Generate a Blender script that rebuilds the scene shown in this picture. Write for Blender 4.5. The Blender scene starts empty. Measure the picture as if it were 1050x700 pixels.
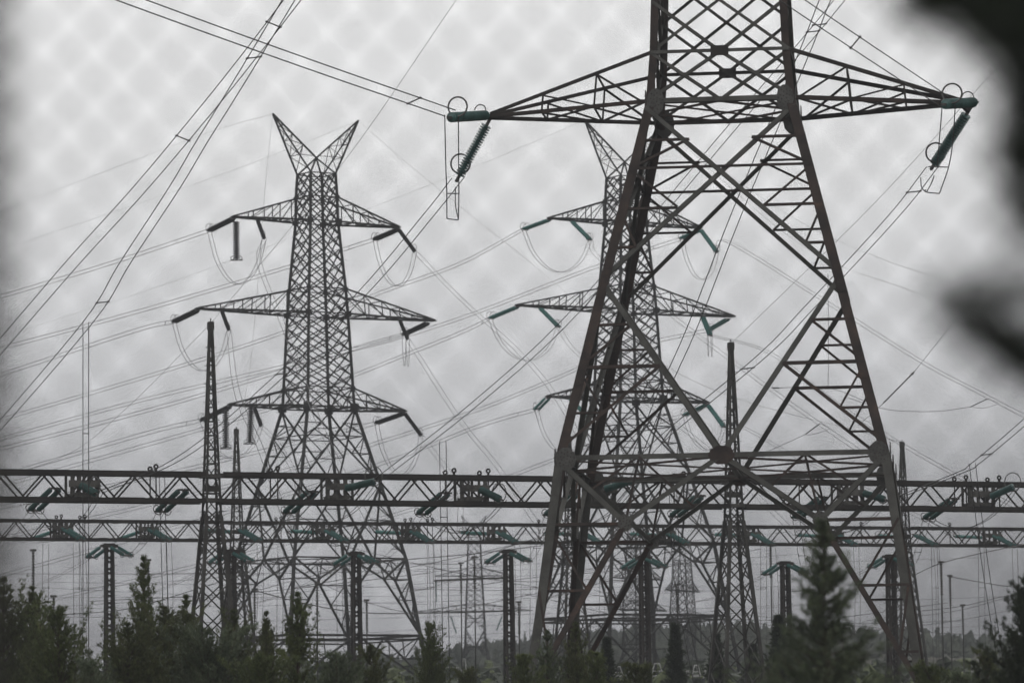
import bpy, math, random
from mathutils import Vector, Matrix
R = math.radians
random.seed(7)
scene = bpy.context.scene
col = scene.collection

# ------------------------------------------------------------------ camera
FPX = 4323.6                     # focal length in photo pixels (photo 1050 x 700)
PITCH, ROLL, CAMZ = R(5.797), R(0.753), 1.7
cam_d = bpy.data.cameras.new('camera')
cam = bpy.data.objects.new('camera', cam_d)
col.objects.link(cam)
cam.matrix_world = (Matrix.Translation((0, 0, CAMZ)) @ Matrix.Rotation(R(90) + PITCH, 4, 'X')
                    @ Matrix.Rotation(-ROLL, 4, 'Z'))
cam_d.sensor_width = 36
cam_d.lens = FPX * 36 / 1050
cam_d.clip_start, cam_d.clip_end = 0.1, 8000
cam_d.dof.use_dof = True
cam_d.dof.focus_distance = 235
cam_d.dof.aperture_fstop = (FPX * 36 / 1050) / 104.0
cam_d.dof.aperture_blades = 8            # eight-bladed iris
cam_d.dof.aperture_rotation = 0
scene.camera = cam

# ------------------------------------------------------------------ world: overcast sky
world = bpy.data.worlds.new('World')
scene.world = world
world.use_nodes = True
nt = world.node_tree
for n in list(nt.nodes): nt.nodes.remove(n)
N, L = nt.nodes.new, nt.links.new
out = N('ShaderNodeOutputWorld'); bg = N('ShaderNodeBackground')
L(bg.outputs[0], out.inputs[0])
SUN_EL, SUN_AZ = R(52), R(-25)
sky = N('ShaderNodeTexSky'); sky.sky_type = 'NISHITA'; sky.sun_disc = False
sky.sun_elevation = SUN_EL; sky.sun_rotation = SUN_AZ
tc = N('ShaderNodeTexCoord')
sep = N('ShaderNodeSeparateXYZ'); L(tc.outputs['Generated'], sep.inputs[0])
ramp = N('ShaderNodeValToRGB'); L(sep.outputs['Z'], ramp.inputs[0])
cr = ramp.color_ramp
stops = [(0.0, .80), (.03, 1.26), (.0425, 1.58), (.06, 1.68), (.078, 1.66), (.105, 1.64), (.145, 1.63), (.19, 1.62), (.45, 1.50), (1.0, 1.5)]
while len(cr.elements) < len(stops): cr.elements.new(.5)
for e, (p, v) in zip(cr.elements, stops):
    e.position = p
    t = max(0, min(1, (p - .03) / .12)); w = 1 - t
    e.color = (v / 2.0 * (1 - .022 * w), v / 2.0 * (1 - .012 * w), v / 2.0 * (1 + .035 * w), 1)
mp = N('ShaderNodeMapping'); L(tc.outputs['Generated'], mp.inputs[0]); mp.inputs['Scale'].default_value = (7, 7, 15)
no = N('ShaderNodeTexNoise'); L(mp.outputs[0], no.inputs['Vector'])
no.inputs['Scale'].default_value = 4.2; no.inputs['Detail'].default_value = 5; no.inputs['Roughness'].default_value = .5
mr = N('ShaderNodeMapRange'); L(no.outputs['Fac'], mr.inputs['Value'])
mr.inputs['From Min'].default_value = .3; mr.inputs['From Max'].default_value = .7
mr.inputs['To Min'].default_value = 2.0 * .97 * 10; mr.inputs['To Max'].default_value = 2.0 * 1.04 * 10
def mrange(src, a, b, c, d):
    n = N('ShaderNodeMapRange'); n.interpolation_type = 'SMOOTHSTEP'; L(src, n.inputs['Value'])
    for k, v in zip(('From Min', 'From Max', 'To Min', 'To Max'), (a, b, c, d)): n.inputs[k].default_value = v
    return n.outputs[0]
def math_(op, a, b):
    n = N('ShaderNodeMath'); n.operation = op
    for i, v in enumerate((a, b)):
        if isinstance(v, float): n.inputs[i].default_value = v
        else: L(v, n.inputs[i])
    return n.outputs[0]
rain = math_('MULTIPLY', mrange(sep.outputs['X'], -.01, .125, 0, .5), mrange(sep.outputs['Z'], .03, .10, 1, 0))     # darker rain cloud low on the right
rain2 = math_('MULTIPLY', mrange(sep.outputs['X'], -.04, -.13, 0, .35), mrange(sep.outputs['Z'], .03, .09, 1, 0))
mr_out = math_('MULTIPLY', mr.outputs[0], math_('SUBTRACT', 1.0, math_('ADD', rain, rain2)))
mul = N('ShaderNodeVectorMath'); mul.operation = 'SCALE'
L(ramp.outputs[0], mul.inputs[0]); L(mr_out, mul.inputs['Scale'])
mix = N('ShaderNodeMix'); mix.data_type = 'RGBA'; mix.inputs[0].default_value = .985
L(sky.outputs[0], mix.inputs[6]); L(mul.outputs[0], mix.inputs[7])
L(mix.outputs[2], bg.inputs[0])
bg.inputs[1].default_value = .1

sun_d = bpy.data.lights.new('sun', 'SUN'); sun_d.energy = .5; sun_d.angle = R(40); sun_d.color = (1, .97, .93)
sun = bpy.data.objects.new('sun', sun_d); col.objects.link(sun)
sun.rotation_euler = (R(90) - SUN_EL, 0, R(180) + SUN_AZ * -1)

vs = scene.view_settings
vs.view_transform = 'Standard'; vs.look = 'None'; vs.gamma = 1; vs.use_curve_mapping = False; vs.exposure = 0.06
cy = scene.cycles
cy.use_denoising = True; cy.denoising_input_passes = 'RGB_ALBEDO_NORMAL'; cy.denoising_prefilter = 'ACCURATE'; cy.filter_width = 1.5; cy.max_bounces = 5; cy.diffuse_bounces = 2; cy.glossy_bounces = 2; cy.volume_bounces = 0
cy.transparent_max_bounces = 8; cy.transmission_bounces = 2

# ------------------------------------------------------------------ helpers
def ray(px, py):
    u, v = (px - 525) / FPX, (350 - py) / FPX
    c, s = math.cos(ROLL), math.sin(ROLL)
    x = u * c + v * s; zc = -u * s + v * c
    c, s = math.cos(PITCH), math.sin(PITCH)
    return Vector((x, c - s * zc, s + c * zc))
def P(px, py, Y):
    d = ray(px, py)
    return Vector((0, 0, CAMZ)) + d * (Y / d.y)
def PL(px, py, o, n):                       # on a vertical plane through o with normal n
    d = ray(px, py); c0 = Vector((0, 0, CAMZ))
    return c0 + d * ((o - c0).dot(n) / d.dot(n))

GP = [(-80, 0), (0, 0), (60, .3), (100, 1.0), (200, 3.0), (300, 5.6), (420, 9.0), (551, 12.6), (700, 16.6), (900, 21.6), (1200, 30), (1500, 32), (1800, 40), (2100, 48), (2600, 50)]
def gz(x, y):
    for (a, za), (b, zb) in zip(GP, GP[1:]):
        if y <= b:
            t = (y - a) / (b - a)
            z = za + (zb - za) * t
            break
    else: z = GP[-1][1]
    if y > 1150: z += min(1, (y - 1150) / 350) * (9 * math.sin(x * .011 + 1) + 5 * math.sin(x * .027 + y * .004) + x * .035)
    return z

def tag(o, label=None, cat=None, group=None, kind=None):
    if label: o['label'] = label
    if cat: o['category'] = cat
    if group: o['group'] = group
    if kind: o['kind'] = kind
    return o
def thing(name, label, cat, loc=(0, 0, 0), rz=0, group=None):
    o = bpy.data.objects.new(name, None); col.objects.link(o)
    o.empty_display_size = .3
    o.location = loc; o.rotation_euler = (0, 0, rz)
    return tag(o, label, cat, group)

class MB:
    def __init__(s): s.v, s.f, s.m = [], [], []
    def quadbox(s, c8, mi=0):
        b = len(s.v); s.v += [tuple(p) for p in c8]
        for q in ((0, 3, 2, 1), (4, 5, 6, 7), (0, 1, 5, 4), (1, 2, 6, 5), (2, 3, 7, 6), (3, 0, 4, 7)):
            s.f.append(tuple(b + i for i in q)); s.m.append(mi)
    def plate(s, p0, p1, a, b, a0, a1, b0, b1, mi=0):
        c = []
        for p in (p0, p1):
            c += [p + a * a0 + b * b0, p + a * a1 + b * b0, p + a * a1 + b * b1, p + a * a0 + b * b1]
        s.quadbox(c, mi)
    def bar(s, p0, p1, w, h=None, up=None, mi=0, jit=.006):
        p0, p1 = Vector(p0), Vector(p1); h = h or w
        d = (p1 - p0)
        if d.length < 1e-5: return
        d.normalize()
        up = Vector(up) if up else (Vector((0, 0, 1)) if abs(d.z) < .95 else Vector((0, 1, 0)))
        a = d.cross(up).normalized(); b = a.cross(d).normalized()
        if jit:
            j = a * random.uniform(-jit, jit) + b * random.uniform(-jit, jit); p0 = p0 + j; p1 = p1 + j
        s.plate(p0, p1, a, b, -w / 2, w / 2, -h / 2, h / 2, mi)
    def angle(s, p0, p1, n, w, t=None, mi=0, off=0, flip=1):          # L section: one flange in the face, one inward
        p0, p1 = Vector(p0), Vector(p1); d = (p1 - p0).normalized(); n = Vector(n)
        n = (n - d * n.dot(d)).normalized(); u = n.cross(d).normalized() * flip; t = t or max(.014, w * .13)
        o = n * (off + random.uniform(-.008, .008)); p0 = p0 + o; p1 = p1 + o
        s.plate(p0, p1, u, n, -w / 2, w / 2, -t / 2, t / 2, mi)
        s.plate(p0, p1, u, n, -w / 2, -w / 2 + t, -w * .95, -t / 2 - .001, mi)
    def box(s, c, sx, sy, sz, rot=0, mi=0):
        c = Vector(c); a = Vector((math.cos(rot), math.sin(rot), 0)); b = Vector((-math.sin(rot), math.cos(rot), 0))
        s.plate(c - Vector((0, 0, sz / 2)), c + Vector((0, 0, sz / 2)), a, b, -sx / 2, sx / 2, -sy / 2, sy / 2, mi)
    def tube(s, pts, r, sides=5, mi=0, closed=False, r1=None):
        pts = [Vector(p) for p in pts]; n = len(pts); base = len(s.v); prev = None
        for i, p in enumerate(pts):
            if closed: d = pts[(i + 1) % n] - pts[i - 1]
            else: d = pts[min(i + 1, n - 1)] - pts[max(i - 1, 0)]
            d.normalize()
            if prev is None:
                up = Vector((0, 0, 1)) if abs(d.z) < .9 else Vector((1, 0, 0))
                a = d.cross(up).normalized()
            else: a = (prev - d * prev.dot(d)).normalized()
            prev = a; b = d.cross(a)
            rr = r if r1 is None else r + (r1 - r) * i / max(1, n - 1)
            for k in range(sides):
                an = 2 * math.pi * k / sides
                s.v.append(tuple(p + a * (rr * math.cos(an)) + b * (rr * math.sin(an))))
        for i in range(n if closed else n - 1):
            i2 = (i + 1) % n
            for k in range(sides):
                k2 = (k + 1) % sides
                s.f.append((base + i * sides + k, base + i * sides + k2, base + i2 * sides + k2, base + i2 * sides + k)); s.m.append(mi)
        if not closed:
            s.f.append(tuple(base + k for k in reversed(range(sides)))); s.m.append(mi)
            s.f.append(tuple(base + (n - 1) * sides + k for k in range(sides))); s.m.append(mi)
    def lathe(s, p0, p1, prof, sides=10, mi=0):                   # prof: (t along 0..1, radius)
        p0, p1 = Vector(p0), Vector(p1); d = (p1 - p0)
        dn = d.normalized(); up = Vector((0, 0, 1)) if abs(dn.z) < .9 else Vector((1, 0, 0))
        a = dn.cross(up).normalized(); b = dn.cross(a); base = len(s.v)
        for t, r in prof:
            for k in range(sides):
                an = 2 * math.pi * k / sides
                s.v.append(tuple(p0 + d * t + a * (r * math.cos(an)) + b * (r * math.sin(an))))
        for i in range(len(prof) - 1):
            for k in range(sides):
                k2 = (k + 1) % sides
                s.f.append((base + i * sides + k, base + i * sides + k2, base + (i + 1) * sides + k2, base + (i + 1) * sides + k)); s.m.append(mi)
        s.f.append(tuple(base + k for k in reversed(range(sides)))); s.m.append(mi)
        q = base + (len(prof) - 1) * sides
        s.f.append(tuple(q + k for k in range(sides))); s.m.append(mi)
    def disc(s, c, n, r, th, sides=14, mi=0):
        c = Vector(c); n = Vector(n).normalized()
        s.lathe(c - n * th / 2, c + n * th / 2, [(0, r), (1, r)], sides, mi)
    def build(s, name, mats, parent=None, origin=(0, 0, 0), smooth=False):
        o_ = Vector(origin)
        me = bpy.data.meshes.new(name)
        me.from_pydata([(x - o_.x, y - o_.y, z - o_.z) for x, y, z in s.v], [], s.f)
        if not isinstance(mats, (list, tuple)): mats = [mats]
        for m in mats: me.materials.append(m)
        if len(mats) > 1: me.polygons.foreach_set('material_index', s.m)
        if smooth: me.polygons.foreach_set('use_smooth', [True] * len(s.f))
        me.update()
        o = bpy.data.objects.new(name, me); col.objects.link(o)
        if parent: o.parent = parent
        else: o.location = o_
        return o

# ------------------------------------------------------------------ materials
def mat(name, c1, c2, scale=3, rough=.6, metal=0., spread=(.4, .6), detail=5, c3=None, bump=0, spec=.28, coat=0):
    m = bpy.data.materials.new(name); m.use_nodes = True
    nt = m.node_tree; N, L = nt.nodes.new, nt.links.new
    b = nt.nodes['Principled BSDF']
    tc = N('ShaderNodeTexCoord'); no = N('ShaderNodeTexNoise'); L(tc.outputs['Object'], no.inputs['Vector'])
    no.inputs['Scale'].default_value = scale; no.inputs['Detail'].default_value = detail; no.inputs['Roughness'].default_value = .62
    rp = N('ShaderNodeValToRGB'); L(no.outputs['Fac'], rp.inputs[0])
    e = rp.color_ramp.elements
    e[0].position, e[1].position = spread
    e[0].color, e[1].color = (*c1, 1), (*c2, 1)
    if c3:
        x = rp.color_ramp.elements.new(min(1, spread[1] + .12)); x.color = (*c3, 1)
    L(rp.outputs[0], b.inputs['Base Color'])
    b.inputs['Roughness'].default_value = rough; b.inputs['Metallic'].default_value = metal
    b.inputs['Specular IOR Level'].default_value = spec
    if coat: b.inputs['Coat Weight'].default_value = coat
    if bump:
        bp = N('ShaderNodeBump'); bp.inputs['Strength'].default_value = bump; bp.inputs['Distance'].default_value = .02
        L(no.outputs['Fac'], bp.inputs['Height']); L(bp.outputs[0], b.inputs['Normal'])
    return m
M = dict(
    rust=mat('rusty_steel', (.024, .019, .017), (.050, .034, .028), 1.1, .8, 0, (.36, .62), c3=(.100, .056, .038), bump=.15),
    grey=mat('weathered_galvanised_steel', (.036, .035, .031), (.092, .089, .080), .9, .65, .1, (.3, .7), bump=.1),
    plate=mat('galvanised_plate', (.045, .043, .040), (.095, .092, .085), 2.2, .6, .1, (.3, .7)),
    dark=mat('dark_weathered_steel', (.015, .013, .012), (.036, .030, .026), .8, .75, 0, (.35, .65), bump=.1),
    bolt=mat('dark_bolts', (.02, .017, .015), (.045, .034, .03), 8, .7),
    tower=mat('far_tower_steel', (.015, .0145, .014), (.040, .0375, .035), .35, .7, .1, (.3, .7)),
    gantry=mat('gantry_steel', (.013, .012, .011), (.036, .031, .027), .5, .7, .1, (.3, .66), c3=(.055, .030, .021)),
    bracket=mat('bracket_steel', (.035, .033, .030), (.085, .08, .073), 1.4, .6, .1),
    mast=mat('mast_steel', (.026, .025, .023), (.06, .056, .051), .4, .7, .1),
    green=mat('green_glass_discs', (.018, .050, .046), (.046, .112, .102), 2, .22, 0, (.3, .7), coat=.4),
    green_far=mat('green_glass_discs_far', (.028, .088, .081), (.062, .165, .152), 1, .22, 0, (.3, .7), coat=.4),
    green_backlit=mat('backlit_green_glass_discs', (.05, .165, .15), (.10, .28, .255), 1, .2, 0, (.3, .7), coat=.5),  # brightened green: sky light coming through the glass is put into the colour
    black=mat('black_porcelain', (.010, .009, .010), (.030, .026, .027), 2, .35, 0, (.3, .7), coat=.3),
    cap=mat('cast_fittings', (.05, .048, .045), (.11, .105, .1), 4, .55, .4),
    wire=mat('weathered_conductor', (.018, .017, .017), (.045, .043, .042), 6, .55, .3),
    wire_far=mat('aluminium_conductor', (.04, .039, .038), (.09, .087, .084), 3, .5, .3),
    fence=mat('galvanised_fence_wire', (.010, .010, .011), (.018, .019, .020), 9, .7, 0, spec=.1),
    post=mat('fence_post_paint', (.030, .028, .024), (.06, .055, .048), 5, .7),
    needle=mat('pine_needles', (.028, .042, .014), (.090, .108, .034), .9, .6, 0, (.3, .64), c3=(.145, .155, .052), spec=.25),
    needle4=mat('olive_needles', (.030, .038, .014), (.078, .088, .030), 1.4, .6, 0, (.3, .68), c3=(.11, .112, .042), spec=.25),
    needle2=mat('cedar_needles', (.036, .050, .030), (.095, .115, .064), 1.2, .6, 0, (.3, .64), c3=(.14, .155, .09), spec=.25),
    needle3=mat('dark_needles', (.012, .018, .010), (.030, .040, .017), 1.2, .6, 0, (.3, .7), spec=.25),
    bark=mat('bark', (.030, .022, .016), (.075, .055, .040), 6, .9, 0, (.35, .65), bump=.3),
    wood=mat('hazed_forest_green', (.05, .06, .05), (.10, .11, .08), .02, .9, 0, (.3, .7), detail=8),  # green lightened so that part of the distance haze sits in the colour
    white=mat('white_enamel', (.22, .22, .21), (.40, .40, .385), 3, .45),
    tank=mat('dark_tank_paint', (.03, .032, .034), (.06, .062, .065), 2, .5),
    concrete=mat('concrete', (.22, .21, .19), (.33, .31, .28), 2.5, .85, bump=.2),
)
# ground: dry grass, earth and gravel
def ground_mat():
    m = bpy.data.materials.new('dry_scrub_ground'); m.use_nodes = True
    nt = m.node_tree; N, L = nt.nodes.new, nt.links.new; b = nt.nodes['Principled BSDF']
    tc = N('ShaderNodeTexCoord'); a = N('ShaderNodeTexNoise'); L(tc.outputs['Object'], a.inputs['Vector'])
    a.inputs['Scale'].default_value = .05; a.inputs['Detail'].default_value = 12; a.inputs['Roughness'].default_value = .7
    rp = N('ShaderNodeValToRGB'); L(a.outputs['Fac'], rp.inputs[0])
    e = rp.color_ramp.elements; e[0].position, e[1].position = .38, .64
    e[0].color = (.022, .028, .014, 1); e[1].color = (.085, .060, .045, 1)
    x = e.new(.52); x.color = (.045, .042, .025, 1)
    L(rp.outputs[0], b.inputs['Base Color']); b.inputs['Roughness'].default_value = .95
    f = N('ShaderNodeTexNoise'); L(tc.outputs['Object'], f.inputs['Vector']); f.inputs['Scale'].default_value = 3; f.inputs['Detail'].default_value = 6
    bp = N('ShaderNodeBump'); bp.inputs['Strength'].default_value = .5; L(f.outputs['Fac'], bp.inputs['Height']); L(bp.outputs[0], b.inputs['Normal'])
    return m
M['ground'] = ground_mat()

# ------------------------------------------------------------------ ground, wood, haze
def ground():
    mb = MB(); xs = [-760 + 40 * i for i in range(39)]
    ys = [-70, -30, 0, 30, 60, 80, 100, 130, 160, 200, 250, 300, 360, 420, 480, 551, 620, 700, 800, 900, 1000, 1100, 1200, 1300, 1400, 1500, 1600, 1700, 1800, 1950, 2100, 2300, 2550]
    for y in ys:
        for x in xs: mb.v.append((x, y, gz(x, y) + (random.uniform(-.06, .06) if 40 < y < 1000 else 0)))
    n = len(xs)
    for j in range(len(ys) - 1):
        for i in range(n - 1):
            mb.f.append((j * n + i, j * n + i + 1, (j + 1) * n + i + 1, (j + 1) * n + i)); mb.m.append(0)
    tag(mb.build('ground', M['ground'], smooth=True), 'scrubby ground rising from the fence to the hill', None, kind='structure')
ground()

def far_forest():
    rnd = random.Random(5); mb = MB()
    for i in range(6500):
        y = rnd.choice((rnd.uniform(1180, 1500), rnd.uniform(1450, 2150), rnd.uniform(1900, 2300)))
        x = rnd.uniform(-.165, .165) * y
        h = rnd.uniform(3, 6.5) * (1.3 if rnd.random() < .15 else 1); r = h * rnd.uniform(.22, .42); z = gz(x, y) - .5
        if rnd.random() < .5:                 # pointed conifer with ragged tiers
            prof = []
            k = 5
            for t in range(k):
                prof += [(t / k + .02, r * (1 - t / k) * rnd.uniform(.8, 1.1)), ((t + .75) / k, r * (1 - (t + .75) / k) * .8 + .15)]
            prof.append((1, .05))
        else:                                 # rounded broadleaf or pine top
            prof = [(0, r * .4), (.18, r * .9), (.4, r * rnd.uniform(.95, 1.15)), (.65, r * rnd.uniform(.7, .95)), (.85, r * .45), (1, .1)]
        b0 = len(mb.v)
        mb.lathe((x, y, z), (x + rnd.uniform(-.4, .4), y, z + h), prof, 6)
        for q in range(b0, len(mb.v)):
            vx, vy, vz = mb.v[q]
            mb.v[q] = (vx + rnd.uniform(-.25, .25) * r, vy + rnd.uniform(-.25, .25) * r, vz + rnd.uniform(-.3, .3))
    tag(mb.build('far_forest', M['wood']), 'hazy wood covering the far hill', None, kind='stuff')
far_forest()

def scrub():
    rnd = random.Random(9); mb = MB()
    for i in range(3400):
        y = 440 + 720 * rnd.random() ** 1.4; x = rnd.uniform(-.16, .16) * y; h = rnd.uniform(.4, 1.5) * (1.9 if rnd.random() < .1 else 1); r = h * rnd.uniform(.5, 1.3); z = gz(x, y) - .15
        b0 = len(mb.v); mb.lathe((x, y, z), (x, y, z + h), [(0, r * .7), (.3, r), (.7, r * .7), (1, r * .15)], 6, rnd.choice((0, 0, 1)))
        for q in range(b0, len(mb.v)):
            vx, vy, vz = mb.v[q]; mb.v[q] = (vx + rnd.uniform(-.35, .35) * r, vy + rnd.uniform(-.35, .35) * r, vz + rnd.uniform(-.3, .3) * h)
    tag(mb.build('scrub', [M['needle3'], M['needle']]), 'low dark scrub growing over the switchyard slope', None, kind='stuff')
scrub()

def haze():
    mb = MB(); mb.box((0, 1250, 60), 1560, 2660, 190)
    mb.v = [(x, y, -1.4 if z < 0 else 175) for x, y, z in mb.v]
    m = bpy.data.materials.new('pale_haze'); m.use_nodes = True; nt = m.node_tree
    for n in list(nt.nodes): nt.nodes.remove(n)
    o = nt.nodes.new('ShaderNodeOutputMaterial'); v = nt.nodes.new('ShaderNodeVolumePrincipled')
    v.inputs['Color'].default_value = (.215, .22, .232, 1); v.inputs['Density'].default_value = HAZE; v.inputs['Anisotropy'].default_value = .0
    nt.links.new(v.outputs[0], o.inputs['Volume'])
    h = mb.build('haze', m); tag(h, 'pale grey rain haze filling the air', None, kind='stuff')
HAZE = .00046
haze()

# ------------------------------------------------------------------ lattice pylons
def lerp(tab, z):
    if z <= tab[0][0]:
        (a, ha), (b, hb) = tab[0], tab[1]
    else:
        for (a, ha), (b, hb) in zip(tab, tab[1:]):
            if z <= b: break
    return ha + (hb - ha) * (z - a) / (b - a)
FACES = [((1, 0), (0, -1)), ((0, 1), (1, 0)), ((-1, 0), (0, 1)), ((0, -1), (-1, 0))]   # (along, outward)

def pylon(label, X, Y, rz, z0, lv, arms, horns, near=False, group=None, ext=False, simple=False, npan=2.0, cat='pylon', sc=1.0):
    """lv: dict foot,w,c,top (rel heights, camera level 0) + hw table; arms: (zlow,ztop,len)"""
    z0 += 0.0; base = CAMZ + z0
    root = thing('lattice_pylon', label, cat, (X, Y, base), rz, group)
    hw = [(z - z0, h) for z, h in lv['hw']]
    foot, w, c, top = [lv[k] - z0 for k in ('foot', 'w', 'c', 'top')]
    def pt(k, s, z, off=0):
        (ax, ay), (nx, ny) = FACES[k]; h = lerp(hw, z)
        return Vector((ax * s * h + nx * (h + off), ay * s * h + ny * (h + off), z))
    mR, mG, mD = (M['rust'], M['grey'], M['dark']) if near else (M['tower'],) * 3
    if near: W = dict(leg=.40, low=.36, X=.20, bar=.24, sub=.115, cage=.15, chord=.20, thin=.08)
    else: W = dict(leg=.34 * sc, low=.38 * sc, X=.20 * sc, bar=.2 * sc, sub=.12 * sc, cage=.135 * sc, chord=.24 * sc, thin=.10 * sc)
    def member(mb, k, a, b, wd, mi=0, off=None):
        p0, p1 = pt(k, *a), pt(k, *b); n = Vector((*FACES[k][1], .15))
        if near: mb.angle(p0, p1, n, wd, mi=mi, off=random.choice((-.04, .03)) if off is None else off, flip=random.choice((1, -1)))
        else: mb.bar(p0, p1, wd, mi=mi, jit=.03)
    # legs
    zs = [0] + [z for z, _ in hw if 0 < z < top] + [top]
    for sx, sy in ((-1, -1), (1, -1), (1, 1), (-1, 1)):
        lo, up = MB(), MB()
        for za, zb in zip(zs, zs[1:]):
            pa = Vector((sx * lerp(hw, za), sy * lerp(hw, za), za)); pb = Vector((sx * lerp(hw, zb), sy * lerp(hw, zb), zb))
            mb = up if za >= w - .01 else lo; wd = W['leg'] if za >= w - .01 else W['low']
            if near:
                d = (pb - pa).normalized(); t = .045
                a = Vector((-sx, 0, 0)); a = (a - d * a.dot(d)).normalized(); b = Vector((0, -sy, 0)); b = (b - d * b.dot(d)).normalized()
                tp = .8 if za >= c - .01 else 1
                mb.plate(pa, pb, a, b, -t, wd * tp, -t / 2, t / 2)
                mb.plate(pa, pb, a, b, -t / 2 - .005, t / 2 - .005, t / 2 + .001, wd * tp)
            else:
                k_ = 1 if za < c - .01 else .85
                mb.bar(pa, pb, wd * k_, up=(0, 1, 0), jit=0)
        if near:
            mb = up
            for zc_, h_ in ((lv['e'] - z0 + .2, 2.2), ((w + lv['e'] - z0) / 2, 1.6)):   # bolted leg splices
                pa = Vector((sx * lerp(hw, zc_), sy * lerp(hw, zc_), zc_)); q = (lerp(hw, zc_ + 1) - lerp(hw, zc_ - 1)) / 2
                d = Vector((sx * q, sy * q, 1)).normalized()
                mb.plate(pa - d * h_ / 2, pa + d * h_ / 2, Vector((-sx, 0, 0)), Vector((0, sy, 0)), -.03, .36, .03, .075)
                for i in range(7):
                    for j in (.08, .26):
                        cpt = pa + d * h_ * ((i + .5) / 7 - .5) + Vector((-sx * j, sy * .085, 0))
                        mb.disc(cpt, (0, sy, 0), .035, .04, 6, 1)
        up.build('leg', [mR, M['bolt']] if near else mR, root)
        lo.build('lower_leg', mG, root)
        ft = MB(); h = lerp(hw, 0)
        ft.box((sx * (h + .02), sy * (h + .02), -.3), 1.5, 1.5, 1.3); ft.build('footing', M['concrete'], root)
    # body bracing, one set per face
    e = lv.get('e', None)
    e = (e - z0) if e else c - (c - w) * .51
    xz = c - (c - e) * .382; dz = c - e; wz = e - w
    K = foot + (w - foot) * .727; Ks = .555
    for k in range(4):
        X1, X3, XH = MB(), MB(), MB()
        member(X1, k, (-1, c - .3), (1, e), W['X'], off=.05); member(X1, k, (1, c - .3), (-1, e), W['X'], off=-.06)
        member(X1, k, (-1, e), (0, w), W['X'] * 1.25, off=.02); member(X1, k, (1, e), (0, w), W['X'] * 1.25, off=-.02)
        X1.build('cross_brace', mG, root)
        def onX(t, sgn):                     # t: fraction of height from e (0) to c (1) along X member ending at leg sgn at e
            z = e + dz * t; h = lerp(hw, z)
            he, hc = lerp(hw, e), lerp(hw, c)
            x = sgn * he + (-sgn * hc - sgn * he) * t
            return (x / h, z)
        def onD(t, sgn):
            z = w + wz * t; return (sgn * t * lerp(hw, e) / lerp(hw, z), z)
        member(XH, k, (-1, xz), (1, xz), W['sub'] * 1.15); XH.build('horizontal_tie', mR, root)
        for s in (-1, 1):
            X2 = MB(); X2b = MB()
            U = onX(.78, -s); member(X2, k, (s, U[1]), U, W['sub']); member(X2, k, U, (s, xz), W['sub'])
            V = onX(.395, s); member(X2, k, (s, xz), V, W['sub']); member(X2, k, (s, V[1]), V, W['sub'])
            Q = onX(.18, s); member(X2, k, (s, Q[1]), Q, W['sub']); member(X2, k, (s, V[1]), Q, W['sub'])
            X2.build('redundant_bracing', mR, root); X2 = X2b; D1 = onD(.745, s); D2 = onD(.505, s); zp = w + wz * .25; zb = w + wz * .045
            member(X2, k, (s, D1[1]), D1, W['sub']); member(X2, k, (s, D2[1]), D1, W['sub'])
            member(X2, k, (s, D2[1]), D2, W['sub'] * 1.3); member(X2, k, D2, (s, zb), W['sub'] * 1.25)
            f = (D2[1] - zp) / (D2[1] - zb)
            xd = D2[0] * lerp(hw, D2[1]); xl = s * lerp(hw, zb)
            Pp = ((xd + (xl - xd) * f) / lerp(hw, zp), zp)
            member(X2, k, (s, zp), Pp, W['sub'] * .9); member(X2, k, (s, D2[1] - .05), Pp, W['sub'] * .9)
            X2.build('redundant_bracing', mR, root)
        member(X3, k, (-1, w), (1, w), W['bar'], off=.02); X3.build('waist_beam', mG, root)
        X4 = MB()
        for s in (-1, 1):
            X5 = MB(); Kn = (s * Ks, K); Mm = (s * .5, w); zf = foot + .15
            member(X4, k, (0, w), Kn, W['X'] * 1.15); member(X4, k, (s, w), Kn, W['X'] * 1.15); member(X4, k, Kn, (s, zf), W['X'] * 1.25, mi=1)
            def kf(z):
                t = (z - zf) / (K - zf); x0 = s * lerp(hw, zf); x1 = Kn[0] * lerp(hw, K); return ((x0 + (x1 - x0) * t) / lerp(hw, z), z)
            member(X5, k, (s, K), Kn, W['sub'] * 1.2)
            z2 = zf + (K - zf) * .62; z3 = zf + (K - zf) * .24
            member(X5, k, (s, z2), kf(z2), W['sub']); member(X5, k, (s, z3), kf(z3), W['sub'])
            member(X5, k, (s, K), kf(z2), W['sub']); member(X5, k, (s, z2), kf(z3), W['sub'])
            member(X5, k, Mm, Kn, W['sub'])
            zm = (w + K) / 2
            member(X5, k, Mm, (s * .777, zm), W['sub'] * .9); member(X5, k, Mm, (s * .277, zm), W['sub'] * .9)
            X5.build('lower_redundant_bracing', mR, root)
        X4.build('lower_brace', [mG, mR], root)
        if ext:
            X6 = MB()
            member(X6, k, (-1, foot), (1, foot), W['bar'] * 1.5); member(X6, k, (-1, foot - .5), (1, foot - .5), W['bar'])
            for s in (-1, 1):
                member(X6, k, (0, foot), (s, .2), W['X'] * 1.1)
                member(X6, k, (s, foot * .55), (s * .47, foot * .55), W['sub']); member(X6, k, (s, foot), (s * .47, foot * .55), W['sub'])
                member(X6, k, (s * .5, foot), (s * .47, foot * .55), W['sub'])
            X6.build('leg_extension_bracing', mG, root)
        # cage lattice
        CG = MB()
        cuts = sorted({c, top} | {z for a in arms for z in (a[0] - z0, a[1] - z0)})
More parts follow.
